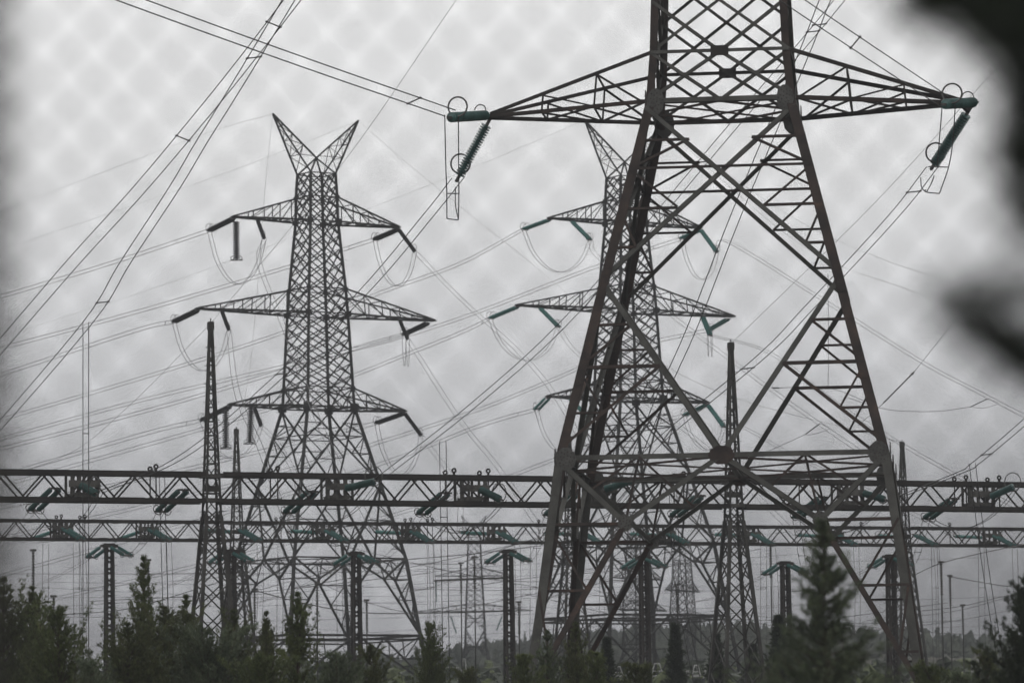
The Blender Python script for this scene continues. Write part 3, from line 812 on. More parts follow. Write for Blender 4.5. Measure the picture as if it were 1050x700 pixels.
o_ = mb.build('arm_link', M['dark'], None, tr_); tag(o_, 'short dark link at the right arm tip of the rusty pylon', 'fitting')

G0 = 'twin wires of the rusty pylon'
sd = (1, .1, .35)
def ext_(a, b, t): a, b = Vector(a), Vector(b); return a + (b - a) * t
a, b = P(461, 116, 196.5), P(134, 0, 172)
twin('twin wire with spacers leading from the left level string to the top left corner', [a, ext_(a, b, .5) - Vector((0, 0, .05)), b, ext_(a, b, 1.8) + Vector((0, 0, .2))], .030, sep=.62, sp=0, grp=G0, sepdir=(.85, .1, .4), at=[2], seg=8)
a, b = P(968, 104, 195.2), P(812, 0, 171)
twin('twin wire with a spacer from the right level string up past the rusty pylon body', [a, b, ext_(a, b, 1.8) + Vector((0, 0, .2))], .030, sep=.62, grp=G0, sepdir=(.6, .1, .7), at=[6], seg=10)
twin('twin wire from the left slanting string of the rusty pylon to the front beam', [LB1, P(440, 220, 207), P(373, 299, 215), P(275, 396, 228), P(185, 469, 243), fstart[0]], .028, sep=.62, grp=G0, sepdir=(1, 0, .1), at=[20], seg=7)
twin('twin wire from the right slanting string down behind the rusty pylon to the front beam', [RB1, P(916, 222, 206), P(830, 315, 215), P(780, 366, 221), P(673, 455, 238), fstart[4]], .028, sep=.62, grp=G0, sepdir=(1, 0, .1), at=[4, 22], seg=7)
twin('twin wire crossing behind the rusty pylon from top right to mid front beam', [P(906, -60, 205), P(853, 10, 210), P(741, 142, 220), P(591, 318, 236), P(488, 413, 246), fstart[2]], .028, sep=.62, grp=G0, sepdir=(1, 0, .1), at=[8, 15], seg=7)
twin('steep twin wire falling behind the rusty pylon towards the hidden part of the front beam', [P(880, -80, 205), P(846, 0, 211), P(824, 56, 215), P(757, 215, 226), P(710, 335, 236), P(680, 402, 242), P(645, 486, 256)], .028, sep=.6, grp=G0, sepdir=(1, 0, .1), at=[12], seg=7)
twin('twin wire at the right edge drooping to the right end of the front beam', [P(1100, 385, 225), P(1050, 433, 233), P(1000, 475, 243), P(985, 484, 247), F_(912, 513, -2.4)], .028, sep=.55, grp=G0, sepdir=(1, 0, .1), at=[12], seg=7)
twin('upper left twin wire crossing the corner from the top down to the left edge', [P(338, -48, 175), P(300, 0, 180), P(260, 52, 186), P(212, 112, 192), P(143, 194, 203), P(74, 270, 213), P(-2, 358, 226), P(-60, 425, 238)], .028, sep=.62, grp=G0, sepdir=(1, 0, -.42), at=[12, 27], seg=8)
Lw = [P(323, -46, 178), P(296, 0, 182), P(269, 45, 187), P(233, 104, 193), P(206, 147, 198), P(178, 194, 204), P(128, 270, 213), P(92, 328, 221), P(0, 436, 238), P(-60, 500, 248)]
twin('lower left twin wire with two long droppers hanging from it', Lw, .028, sep=.6, grp=G0, sepdir=(1, 0, .1), at=[18, 54], seg=8)
def jumper(label, paths, r=.028):
    o = Vector(paths[0][0]); root = thing('jumper_loop', label, 'jumper', o, 0, 'jumper loops')
    for p in paths: mb = MB(); mb.tube(smooth_path(p, 5), r, 5); mb.build('jumper_cable', M['wire'], root, o)
Yj = 198.5
jumper('narrow rectangular jumper hanging below the left arm tip of the rusty pylon', [
    [P(456, 118, 197), P(457, 165, 198), P(458, 195, 199), P(458.3, 224, 200)], [P(470, 118, 197), P(470.3, 165, 198), P(470.5, 200, 199), P(470, 225.5, 200)],
    [P(458, 224, 200), P(464, 225, 200), P(470, 225.5, 200)], [P(470, 225, 200), P(467, 210, 201), P(467, 192, 202)], [P(458, 198.5, 200), P(470, 198.5, 200)]])
jumper('jumper loop hanging below the right arm tip of the rusty pylon', [
    [P(966, 110, 196), P(963.5, 140, 197), P(961, 170, 199)], [P(979.5, 108, 196), P(977, 145, 197), P(972.5, 172, 199), P(963.5, 198, 200)],
    [P(949, 194, 200), P(950, 197, 200), P(963.5, 198.5, 200)], [P(944, 182, 201), P(945, 192, 201), P(949, 197, 200.5)], [P(958, 180, 201), P(955, 188, 201), P(950, 197, 200.5)], [P(952, 171, 201), P(972, 171.5, 199)]])

# --- droppers
def dropper(label, a, b, ya, yb, sep, grp='vertical droppers', r=.022, bend=0, m=None):
    p0, p1 = P(*a, ya), P(*b, yb); mid = (p0 + p1) / 2 + Vector((bend, 0, 0))
    line(label, smooth_path([p0, p0.lerp(p1, .3) + Vector((bend * .8, 0, 0)), mid, p1], 6), r, m or M['wire'], sep, 0, grp, 'dropper', 'dropper wire', sepdir=(1, 0, 0), at=[6] if sep else None)
dropper('long twin dropper hanging from the lower left twin wire past both beams', (88, 330), (88, 712), 221, 222, .3)
dropper('twin dropper hanging from above the front beam just right of the grey horned pylon', (454, 452), (458, 712), 245, 246, .38)
dropper('twin dropper hanging from the wire at the right edge past both beams', (997, 475), (1030, 704), 243, 246, .36, bend=-.1)
dropper('twin dropper beside the left foot of the tall left mast', (166, 487), (172, 705), 252, 252, .32)
dropper('slack twin dropper between the rusty pylon and the second tall mast', (690, 505), (716, 705), 280, 282, .5, bend=-.4)
for x, lb in ((47, 'behind the left pines'), (78, 'under the rear beam near the left edge'), (288, 'between the legs of the grey horned pylon'), (347, 'beside the right legs of the grey horned pylon'), (441, 'right of the grey horned pylon'), (547, 'left of the rusty pylon leg'), (783, 'right of the second tall mast'), (958, 'right of the rusty pylon, nearer its leg'), (1006, 'near the right edge under the rear beam')):
    dropper(f'thin hazy twin dropper {lb}', (x, 557), (x + random.uniform(-2, 3), 708), 388, 388, .55, r=.022, m=M['wire_far'], grp='thin hazy droppers')

for i, e_ in enumerate(rend):
    b_ = Vector((e_.x + random.uniform(-.3, .3), e_.y, gz(e_.x, e_.y)))
    line(f'thin twin dropper below the green pairs of the rear beam, {nth[i]}', [e_, e_.lerp(b_, .3) + Vector((.12, 0, 0)), e_.lerp(b_, .6), b_], .022, M['wire_far'], .5, 0, 'droppers from the rear beam pairs', 'dropper', 'dropper wire', sepdir=(1, 0, 0), at=[2])
for i, st_ in fstart.items():
    a_, b_ = st_ + Vector((0, 0, -.1)), fend[i] + Vector((0, 0, -.05)); pts = [a_.lerp(b_, t / 8) - Vector((0, 0, 1.5 * (1 - (t / 4 - 1) ** 2))) for t in range(9)]
    jumper(f'jumper loop passing under the front beam, {["leftmost","","second from the left","third from the left","fourth from the left","","fifth from the left","rightmost"][i]} of these loops', [pts, [p + Vector((.35, .1, .1)) for p in pts]], .022)
# --- wires and strings of the two horned pylons
YT = {1: 551, 2: 580}
tip_px = {1: {'top left': (238.6, 222.9), 'top right': (408.3, 231.9), 'middle left': (202.4, 316.3), 'middle right': (445.1, 327.3), 'lowest left': (230.8, 417.3), 'lowest right': (410, 420)},
          2: {'top left': (560, 221.5), 'top right': (722, 231), 'middle left': (525.5, 312.6), 'middle right': (756.7, 322.8), 'lowest left': (573, 406), 'lowest right': (724.7, 412)}}
tipv = {}
for T, fn, dz in ((1, T1, 0), (2, T2, 3.1)):
    for nm, zl, ln in (('lowest', 47.5, 13.07), ('middle', 59.8, 17.7), ('top', 72.05, 12.4)):
        tipv[T, nm + ' left'] = fn(-ln, 0, zl + dz); tipv[T, nm + ' right'] = fn(ln, 0, zl + dz)
Tn = {1: 'grey horned pylon', 2: 'hazy half hidden pylon'}
hasB = {}
Apath = {(1, 'top left'): [(113, 270), (0, 304), (-60, 318)], (1, 'top right'): [(298, 273), (150, 317), (0, 357), (-60, 371)], (1, 'middle left'): [(140, 338.5), (0, 384), (-60, 400)],
         (1, 'middle right'): [(364, 357), (250, 392), (150, 421), (0, 460), (-60, 474)], (1, 'lowest left'): [(150, 444), (0, 488), (-60, 504)], (1, 'lowest right'): [(290, 457), (150, 490), (0, 520), (-60, 530)],
         (2, 'top left'): [(470, 271), (390, 300), (290, 341), (150, 386), (0, 430), (-60, 446)], (2, 'top right'): [(607, 275), (470, 327), (360, 359), (150, 409), (0, 450), (-60, 464)],
         (2, 'middle left'): [(470, 342), (365, 384), (293, 414), (150, 456), (0, 498), (-60, 513)], (2, 'middle right'): [(640, 358), (560, 392), (470, 427), (300, 480), (150, 518), (-60, 565)],
         (2, 'lowest left'): [(490, 437), (400, 472), (250, 520), (0, 590), (-60, 605)], (2, 'lowest right'): [(630, 446), (560, 474), (430, 520), (200, 580), (-60, 640)]}
Bpath = {(1, 'top left'): ([(266, 270), (293, 340), (330, 440)], 345, 4), (1, 'top right'): ([(470, 304), (560, 392)], 680, 7), (1, 'middle left'): ([(243, 402), (267, 459)], 245, 3),
         (1, 'middle right'): ([(470, 428), (510, 478)], 590, 6), (1, 'lowest left'): ([(285, 455), (305, 495)], 330, 3), (1, 'lowest right'): ([(446, 465), (470, 500)], 506, 5),
         (2, 'top left'): ([(616, 266), (700, 332), (810, 413)], None, (925, 492, 430)), (2, 'top right'): ([(747, 248), (845, 308), (944, 370), (1000, 400)], None, (1100, 452, 430)),
         (2, 'middle left'): ([(590, 360), (640, 397), (720, 455)], 855, 9), (2, 'middle right'): ([(790, 362), (860, 415), (950, 470)], None, (1080, 540, 420)),
         (2, 'lowest left'): ([(600, 428), (640, 462)], 770, 8), (2, 'lowest right'): ([(760, 437), (820, 470), (900, 507)], 1014, 11)}
loop_drop = {(1, 'top left'): 6.5, (1, 'top right'): 5.4, (1, 'middle left'): 5.8, (1, 'middle right'): 4.0, (1, 'lowest left'): 4.6, (1, 'lowest right'): 6.0,
             (2, 'top left'): 5.2, (2, 'top right'): 4.8, (2, 'middle left'): 5.2, (2, 'middle right'): 3.4, (2, 'lowest left'): 5.5, (2, 'lowest right'): 4}
for T in (1, 2):
    m = M['black'] if T == 1 else M['green_backlit']; colr = 'black' if T == 1 else 'green'
    for nm, tip in [(k[1], v) for k, v in tipv.items() if k[0] == T]:
        tx, ty = tip_px[T][nm]; Y = tip.y
        lft = 'left' in nm
        inner = (nm == 'middle right')
        # A: towards the far left
        fn = T1 if T == 1 else T2
        if inner: a0 = tip + (fn(0, 0, 0) - fn(1, 0, 0)) * .9 + Vector((0, 0, -.35))
        else: a0 = tip + Vector((0, .3, -.2))
        o0 = (tx - 2, ty + 2) if not inner else (tx - 9, ty + 4)
        a1 = P(o0[0] - 22 * YT[1] / YT[T], o0[1] + 11.5, a0.y + 3.4)
        insulator(f'{colr} disc string reaching left from the {nm} arm of the {Tn[T]}', a0, a1, .29 if T == 1 else .21, 22, m, twin=.55 if T == 1 else .7, rings=1, rr=.55, group=f'{colr} line strings of the {Tn[T]}', sides=6)
        # B: towards the gantry
        off = 3.6 if lft else (0 if not inner else 5.2)
        u = (fn(0, 0, 0) - fn(1, 0, 0)); u = -u if lft else u
        b0 = tip + u * off + Vector((0, -.3, -.25))
        dx, dy = (7, 19) if lft else (17, 23)
        if T == 2 and lft: dx, dy = 19, 19
        if inner: dx, dy = 8, 19
        # project b0 to pixels
        rel = b0 - Vector((0, 0, CAMZ)); yc = rel.y * math.cos(PITCH) + rel.z * math.sin(PITCH); zc = -rel.y * math.sin(PITCH) + rel.z * math.cos(PITCH)
        bx = 525 + FPX * (rel.x * math.cos(ROLL) - zc * math.sin(ROLL)) / yc; by = 350 - FPX * (rel.x * math.sin(ROLL) + zc * math.cos(ROLL)) / yc
        b1 = P(bx + dx, by + dy, b0.y - 3.0)
        insulator(f'{colr} disc string sloping down from the {nm} arm of the {Tn[T]}', b0, b1, .30 if T == 1 else .23, 22, m, twin=.0 if T == 1 else .4, rings=1, rr=.55, group=f'{colr} gantry strings of the {Tn[T]}', sides=6)
        # conductors
        n_ = len(Apath[T, nm]); pts = [a1]
        for j, (x, y) in enumerate(Apath[T, nm]): pts.append(P(x, y, a1.y + (a1.x - P(x, y, a1.y).x) * .30))
        line(f'thin twin wire running left from the {nm} arm of the {Tn[T]}', smooth_path(pts, 6), .034, M['wire_far'], .5, 0, f'line wires of the {Tn[T]}', sepdir=(.2, 0, 1), at=[2])
        mids, gx, gi = Bpath[T, nm]
        endp = rback[gi] if gx else P(*gi)
        tot = len(mids) + 1; pts = [b1]
        for j, (x, y) in enumerate(mids):
            t = (x - (bx + dx)) / (((gx if gx else gi[0])) - (bx + dx)); t = max(.05, min(.95, t))
            pts.append(P(x, y, b1.y + (endp.y - b1.y) * t))
        pts.append(endp)
        line(f'thin twin wire falling right from the {nm} arm of the {Tn[T]}', smooth_path(pts, 6), .032, M['wire_far'], .55, 0, f'down wires of the {Tn[T]}', sepdir=(1, 0, .2), at=[])
        dr = loop_drop[T, nm]
        pa, pb = a1, b1
        pts = []
        for j in range(11):
            t = j / 10; pts.append(pa.lerp(pb, t) - Vector((0, 0, dr * (4 * t * (1 - t)) ** .75)))
        root = thing('jumper_loop', f'slack twin jumper under the {nm} arm of the {Tn[T]}', 'jumper', pa, 0, 'jumper loops')
        for s_ in (-.25, .25):
            mb = MB(); mb.tube(smooth_path([p + Vector((s_, 0, 0)) for p in pts], 2), .034, 4); mb.build('jumper_cable', M['wire_far'], root, pa)
# hanging suspension strings on the grey horned pylon
for (a, b, lb) in (((242, 227), (242.5, 266), 'vertical dark string of spaced discs under the top left arm of the grey horned pylon'), ((231.5, 420), (231.5, 459), 'outer vertical spaced disc string under the lowest left arm of the grey horned pylon'), ((257.5, 416), (256, 454), 'inner vertical spaced disc string under the lowest left arm of the grey horned pylon')):
    p0, p1 = P(*a, 543), P(*b, 543)
    root = thing('insulator_string', lb, 'insulator', p0, 0, 'hanging strings of the grey horned pylon')
    mb = MB(); prof = [(0, .06)]
    for j in range(17): prof += [((j + .15) / 17, .2), ((j + .25) / 17, .46), ((j + .72) / 17, .46), ((j + .85) / 17, .2)]
    prof.append((1, .06)); mb.lathe(p0, p1, prof, 7); mb.build('disc_stack', M['black'], root, p0)
    mb = MB(); ring(mb, p1 + Vector((0, 0, .2)), (0, .3, 1), .75, .05, 14); mb.bar(p1 - Vector((.8, 0, .1)), p1 + Vector((.8, 0, -.1)), .14); mb.build('grading_ring', M['cap'], root, p0)

# --- earth wires
E = 'thin earth wires'
hl, hr = T1(-6.45, 0, 86), T1(6.45, 0, 86)
def earth(label, pts, r=.017): line(label, smooth_path(pts, 8), r, M['wire_far'], 0, 0, E, 'earth_wire', 'earth wire')
earth('thin earth wire from the left horn of the grey pylon to the left edge', [hl, P(200, 141, 585), P(0, 217, 660), P(-60, 238, 690)])
earth('thin earth wire from the right horn of the grey pylon to the left edge', [hr, P(270, 163, 580), P(150, 206, 620), P(0, 256, 680), P(-60, 275, 700)])
earth('thin earth wire from the right horn of the grey pylon down to the right', [hr, P(415, 165, 530), P(520, 250, 480), P(700, 385, 430), ctR[2]])
earth('faint vertical wire hanging from the left horn of the grey pylon', [hl, P(272, 190, 540), P(266, 270, 530), P(256, 380, 510), ctR[0]])
earth('thin dark wire from the top of the frame down to the tall left mast', [P(500, -42, 205), P(468, 0, 210), P(351, 168, 228), ctF[0]], .014)
earth('thin dark wire from the dark top right branch to the second tall mast', [P(1050, 40, 206), P(1009, 84, 210), P(895, 210, 228), ctF[1]], .014)
earth('thin wire running on from the tall left mast to the left edge', [ctF[0], P(130, 418, 275), P(60, 470, 290), P(-50, 500, 320)], .014)
th, hr2 = T2(-6.45, 0, 89.1), T2(6.45, 0, 89.1)
earth('thin earth wire from the horn of the hazy pylon to the left edge', [th, P(470, 178, 620), P(330, 232, 660), P(150, 298, 710), P(0, 345, 760), P(-60, 362, 780)])
earth('thin earth wire from the hazy pylon away to the right edge', [hr2, P(800, 215, 545), P(895, 262, 520), P(1005, 297, 490), P(1100, 322, 470)])
earth('thin wire sloping to the right edge under the dark branch', [hr2, P(820, 250, 545), P(940, 300, 520), P(1060, 345, 500), P(1100, 362, 490)])
def rod(label, pts, r, pts2):
    o = P(*pts[0]); root = thing('wire_link', label, 'wire link', o, 0, 'rods linked into the thin wires')
    mb = MB(); mb.lathe(P(*pts[0]), P(*pts[1]), [(0, r), (.04, r), (.05, r * 2.2), (.07, r * 2.2), (.08, r), (.97, r), (1, r * .5)], 6); mb.build('rod', M['cap'], root, o)
    for q in pts2: mb = MB(); mb.tube(smooth_path([P(*x) for x in q], 6), .02, 4); mb.build('link_cable', M['wire_far'], root, o)
rod('slanting dark rod on a thin wire just right of the rusty pylon leg', [(937.5, 381, 300), (905, 414, 300)], .055, [[(1005, 297, 290), (970, 340, 295), (937.5, 381, 300)], [(905, 414, 300), (880, 436, 300)]])
rod('slack wire chain right of the rusty pylon ending in a short link', [(1012, 409, 330), (995, 417, 330)], .04, [[(995, 417, 330), (960, 421.5, 330), (912, 420, 330), (870, 408, 330)], [(1012, 409, 330), (1024, 413, 335), (1010, 418, 332), (995, 417, 330)]])
rod('small pale link on a thin wire between the braces of the rusty pylon', [(792, 397.5, 330), (799, 397.5, 330)], .06, [[(799, 397.5, 330), (850, 397.5, 330), (900, 417, 332)], [(849, 397, 330), (849.5, 360, 330), (849, 280, 330)]])
rod('twin link on a slack wire below the braces of the rusty pylon', [(826, 445, 330), (841, 434, 330)], .045, [[(826, 445, 330), (800, 457, 330), (770, 470, 332)], [(841, 434, 330), (850, 439, 331), (838, 444, 330), (826, 446, 330)]])

# --- busbar posts and rigid bars under the beams
def post(label, px, py, Y, bars=(), r=.06):
    t = P(px, py, Y); g = gz(t.x, Y); root = thing('busbar_post', label, 'busbar post', (t.x, Y, g), 0, 'slim posts of the switchyard'); o = Vector((t.x, Y, g))
    mb = MB(); mb.tube([(t.x, Y, g), t], r * 1.25, 6, r1=r); mb.build('shaft', M['mast'], root, o)
    mb = MB(); mb.box(t + Vector((0, 0, .1)), .55, .3, .2); mb.build('post_cap', M['cap'], root, o)
    mb = MB(); discs(mb, t - Vector((0, 0, 3)), t, .17, 12, 6); mb.build('disc_stack', M['bracket'], root, o)
for px, py, Y, lb in ((55, 612, 380, 'behind the left pines'), (34, 565, 372, 'close to the left edge'), (152, 575, 378, 'by the tallest pine shoot'), (261, 605, 400, 'between the tall left mast and the grey horned pylon'), (325, 598, 402, 'inside the legs of the grey horned pylon'), (376, 616, 420, 'right of the middle support pole'),
                      (472.5, 578, 430, 'left of the faint far pylon'), (486.5, 572, 400, 'in front of the faint far pylon'), (532, 618, 410, 'right of the support pole beside the rusty pylon'), (694, 600, 430, 'left of the second tall mast'), (965, 577, 392, 'tallest right of the rusty pylon'), (974, 591, 430, 'second right of the rusty pylon'), (987, 621, 460, 'shortest right of the rusty pylon'), (790, 560, 402, 'between the second tall mast and the cedar')):
    post(f'slim switchyard post {lb}', px, py, Y)
BB = 'thin wires strung low across the switchyard'
def low(i, pts, r=.02, sep=0, where='', tangle=False):
    line('thin sagging wire in the tangle low across the switchyard' if tangle else f'low thin yard wire {where}', smooth_path([P(*p) for p in pts], 5), r, M['wire_far'], sep, 0, 'tangled low yard wires' if tangle else BB, 'yard_wire', 'yard wire', at=[])
low(0, [(472, 578, 430), (486, 572, 400), (560, 548, 380)], .035, where='climbing from the post by the faint pylon')
low(1, [(330, 573, 430), (400, 577, 430), (472, 578, 430)], .03, where='level, left of the post by the faint pylon')
low(2, [(222, 605, 402), (261, 605, 400), (300, 595, 380), (360, 580, 352)], .03, where='between the tall left mast and the middle pole')
low(3, [(261, 605, 400), (320, 620, 410), (376, 628, 420), (455, 628, 430), (530, 626, 430)], .05, where='passing the feet of the grey horned pylon')
low(4, [(330, 598, 402), (376, 617, 420), (440, 628, 430), (560, 606, 410)], .03, where='dipping between two posts right of the horned pylon')
low(5, [(445, 595, 500), (487, 593, 500), (520, 592, 500)], .12, where='short and thick before the faint far pylon')
low(6, [(940, 588, 392), (965, 577, 392), (1010, 566, 360), (1060, 556, 330)], .04, where='rising from the tallest right post to the right edge')
low(7, [(974, 591, 430), (1035, 601, 440), (1100, 606, 450)], .04, where='from the second right post to the right edge')
low(8, [(945, 626, 450), (987, 621, 460), (1035, 610, 470), (1100, 600, 480)], .04, where='from the shortest right post to the right edge')
low(9, [(0, 588, 430), (60, 588, 430), (140, 588, 430), (230, 587, 430)], .02, where='level above the left pines, upper one')
low(10, [(0, 632, 440), (120, 633, 440), (250, 640, 440)], .02, where='level above the left pines, lower one')
low(11, [(0, 637, 330), (60, 630, 330), (130, 624, 330), (200, 604, 330), (260, 585, 330)], .03, where='rising from the left edge to the tall left mast')
low(12, [(0, 553, 400), (40, 556, 400), (100, 548, 398)], .02, where='in the left corner under the rear beam')
for i in range(14):
    y0 = 560 + i * 7.6 + random.uniform(-2, 2); sl = random.uniform(-.10, .06)
    a0, a1 = random.uniform(-30, 300), random.uniform(620, 1080)
    low(20 + i, [(a0, y0 + sl * (a0 - 525), 520 + i * 9), ((a0 + a1) / 2, y0 + 3 + sl * ((a0 + a1) / 2 - 525), 525 + i * 9), (a1, y0 + sl * (a1 - 525), 530 + i * 9)], .02,
        tangle=True)
for i in range(16):
    y0 = random.uniform(548, 655); x0 = random.uniform(-40, 900); w_ = random.uniform(160, 420); sl = random.choice((-1, 1)) * random.uniform(.02, .22); Y = random.uniform(385, 560)
    low(0, [(x0, y0, Y), (x0 + w_ / 2, y0 + sl * w_ / 2 + random.uniform(3, 9), Y + 8), (x0 + w_, y0 + sl * w_, Y + 16)], .03, tangle=True)
# hanging strings of the faint far pylon
for (a, b, lb) in (((447, 594), (447.3, 617), 'upright below its upper arm at left'), ((462, 631), (468, 649), 'slanting below its lower arm at left'), ((515, 631), (509, 646), 'slanting below its lower arm at right')):
    p0, p1 = P(*a, 1070), P(*b, 1070); mb = MB(); discs(mb, p0, p1, .3, 14, 6)
    tag(mb.build('insulator_string', M['green_far'], None, p0), f'tiny pale green string of the faint far pylon, {lb}', 'insulator')

# --- switchyard equipment at the bottom edge
def breaker(label, px, Y, w, h, kind):
    t = P(px, 690, Y); g = gz(t.x, Y); zt = t.z
    root = thing('circuit_breaker' if kind else 'equipment_rack', label, 'switchgear', (t.x, Y, g), A20 * .4, 'white switchyard equipment')
    H = zt - g
    mb = MB(); mb.box((0, 0, H * .55), w * 1.6, .9, .55); mb.build('tank', M['tank'], root)
    for s in (-1, 1): mb = MB(); mb.bar((s * w * .6, 0, 0), (s * w * .6, 0, H * .5), .22); mb.build('leg', M['bracket'], root)
    mb = MB()
    if kind:
        zb = H * .55 + .3
        mb.box((0, 0, zb + .25), w * .9, .5, .25)
        mb.bar((-w * .38, 0, zb + .4), (-w * .16, 0, zb + h), .12); mb.bar((w * .38, 0, zb + .4), (w * .16, 0, zb + h), .12)
        mb.bar((-w * .18, 0, zb + h), (w * .18, 0, zb + h), .12); mb.bar((-w * .28, 0, zb + h * .5), (w * .28, 0, zb + h * .5), .1)
        mb.build('white_frame', M['white'], root)
        for s in (-1, 1):
            q = MB(); discs(q, Vector((s * w * .72, 0, zb - .1)), Vector((s * w * .92, 0, zb + h * .62)), .17, 8, 8); q.build('bushing', M['white'], root)
    else:
        zb = H * .55 + .3
        for x in (-.5, -.17, .17, .5): mb.bar((x * w, 0, zb), (x * w, 0, zb + h), .1)
        mb.bar((-w * .5, 0, zb + h), (w * .5, 0, zb + h), .1); mb.bar((-w * .5, .05, zb + h * .55), (w * .5, .05, zb + h * .55), .09)
        mb.build('white_frame', M['white'], root)
        for s in (-.33, .33): q = MB(); q.box((s * w, .2, zb + h * .3), .5, .4, h * .5); q.build('cabinet', M['white'], root)
breaker('white framed breaker between the rusty pylon legs, the one with the largest trapezoid frame', 674, 452, 1.7, 1.6, 1)
breaker('white framed breaker just left of the trapezoid one, half behind the brace', 634, 462, 1.3, 1.3, 1)
breaker('white framed breaker beside the left leg of the second tall mast', 714, 458, 1.1, 1.4, 1)
breaker('white equipment rack right of the second tall mast feet', 778, 450, 2.0, 1.4, 0)
breaker('white equipment rack below the blurred cedar', 797, 470, 1.5, 1.6, 0)
breaker('small pale equipment rack behind the pine shoots under the grey horned pylon', 284, 455, 1.2, 2.4, 0)
breaker('pale bushing frame near the faint far pylon', 476, 440, .8, 2.2, 1)
breaker('pale equipment rack right of the rusty pylon foot', 1002, 470, 1.2, 1.8, 0)

# ------------------------------------------------------------------ trees
def sprig(mb, p, d, L, w, rnd, mi=0, n=3):
    d = d.normalized(); up = Vector((rnd.uniform(-1, 1), rnd.uniform(-1, 1), rnd.uniform(-1, 1))); a = d.cross(up)
    if a.length < .1: return
    a.normalize(); b = d.cross(a)
    for i in range(n):
        an = 2 * math.pi * i / n + rnd.random(); q = a * math.cos(an) + b * math.sin(an)
        e = p + d * L * rnd.uniform(.7, 1.1) + q * L * rnd.uniform(.25, .55); s_ = d.cross(q) * w
        k = len(mb.v); mid = p.lerp(e, .45) + q * L * .06
        mb.v += [tuple(p), tuple(mid + s_), tuple(e), tuple(mid - s_)]; mb.f.append((k, k + 1, k + 2, k + 3)); mb.m.append(mi)
def conifer(label, px, toppy, Y, seed, wpx, kind='pine', group=None, name='pine_tree', dens=1.0, lean=0, crown=1.0, sp=.13, m='needle'):
    rnd = random.Random(seed); t = P(px, toppy, Y); g = gz(t.x, Y) - .05; H = t.z - g
    root = thing(name, label, 'tree', (t.x - lean, Y, g), 0, group); o = Vector((t.x - lean, Y, g))
    bot = P(px, 695, Y).z; rb = wpx / FPX * Y / 2              # radius wanted near the bottom of the frame
    vis = (t.z - bot) / H; slope = rb / max(.3, t.z - bot)
    tr_ = MB(); axis = [Vector((lean * i / 10 + rnd.uniform(-.02, .02) * H * .1, rnd.uniform(-.01, .01) * H, H * i / 10)) for i in range(11)]
    axis[0] = Vector((0, 0, 0)); axis[-1] = Vector((lean, 0, H * .985))
    tr_.tube(axis, .022 * H * .8 + .01, 6, r1=.008); 
    fo = MB(); z = .12 * H
    def ax(z): f = min(9.999, z / H * 10); i = int(f); return axis[i].lerp(axis[i + 1], f - i)
    step = (.25 if kind == 'pine' else .15 if kind == 'cedar' else .22) * (1 if H < 7 else 1.2)
    def prof(z):
        d = H - z
        if kind == 'pine': r = min(rb * 1.3, slope * d * (.6 + .55 * math.sin(z * 2.1 + seed) ** 2))
        elif kind == 'spire': r = min(rb * 1.1, .06 + slope * d * .8)
        else: r = min(rb * 1.6, .03 + slope * d * ((.74 if kind == 'cedar' else .9) + .12 * math.sin(z * 6 + seed)))
        return max(.045, r * crown * min(1, .35 + (H - z) / (.5 if kind == 'pine' else .9)))
    while z < H - .05:
        if kind not in ('dense', 'cedar') and rnd.random() < .14 and z > H * .4: z += step * .8
        nb = rnd.randint(6, 8) if kind == 'pine' or kind == 'spire' else rnd.randint(6, 8) if kind == 'cedar' else rnd.randint(8, 10); a0 = rnd.random() * 6.28
        for i in range(nb):
            an = a0 + 6.283 * i / nb + rnd.uniform(-.4, .4); r = prof(z) * rnd.choice((rnd.uniform(.35, .8), rnd.uniform(.7, 1.1), rnd.uniform(.9, 1.35)))
            el = {'pine': rnd.uniform(.5, 1.1), 'spire': rnd.uniform(.7, 1.2), 'cedar': rnd.uniform(.25, .85), 'dense': rnd.uniform(.4, .9)}[kind]
            p0 = ax(z); dirv = Vector((math.cos(an) * math.cos(el), math.sin(an) * math.cos(el), math.sin(el)))
            Lb = r / max(.35, math.cos(el)); p1 = p0 + dirv * Lb * .6; p2 = p0 + dirv * Lb + Vector((0, 0, .12 * Lb))
            if p2.z > H: p2.z = H - .02
            tr_.tube([p0, p1, p2], .012 + .006 * r, 4, r1=.004)
            ns = max(6, int(Lb / (sp * .17) * dens))
            for j in range(ns):
                f = (j + rnd.random()) / ns
                if f < .18 and Lb > .3: continue
                q = (p0.lerp(p1, f / .6) if f < .6 else p1.lerp(p2, (f - .6) / .4)) + Vector((rnd.gauss(0, .05), rnd.gauss(0, .05), rnd.gauss(0, .04))) * min(1.2, Lb)
                dd = dirv * .8 + Vector((rnd.uniform(-1, 1), rnd.uniform(-1, 1), rnd.uniform(-.2, 1.2))) * .75
                if kind == 'cedar': dd = dirv + Vector((rnd.uniform(-1, 1), rnd.uniform(-1, 1), rnd.uniform(-.4, .5))) * .6
                sprig(fo, q, dd, sp * rnd.uniform(.7, 1.35), sp * .12, rnd, n=4)
        z += step * rnd.uniform(.7, 1.2)
    for j in range(int(16 * dens)):                        # leading shoot
        zz = H - rnd.random() ** 1.3 * min(.7, H * .15)
        sprig(fo, ax(min(zz, H * .98)), Vector((rnd.uniform(-.5, .5), rnd.uniform(-.5, .5), 1.2)), sp, sp * .09, rnd)
    tr_.build('trunk', M['bark'], root); fo.build('crown', M[m], root)
    return root
PG = 'young pines along the bottom edge'
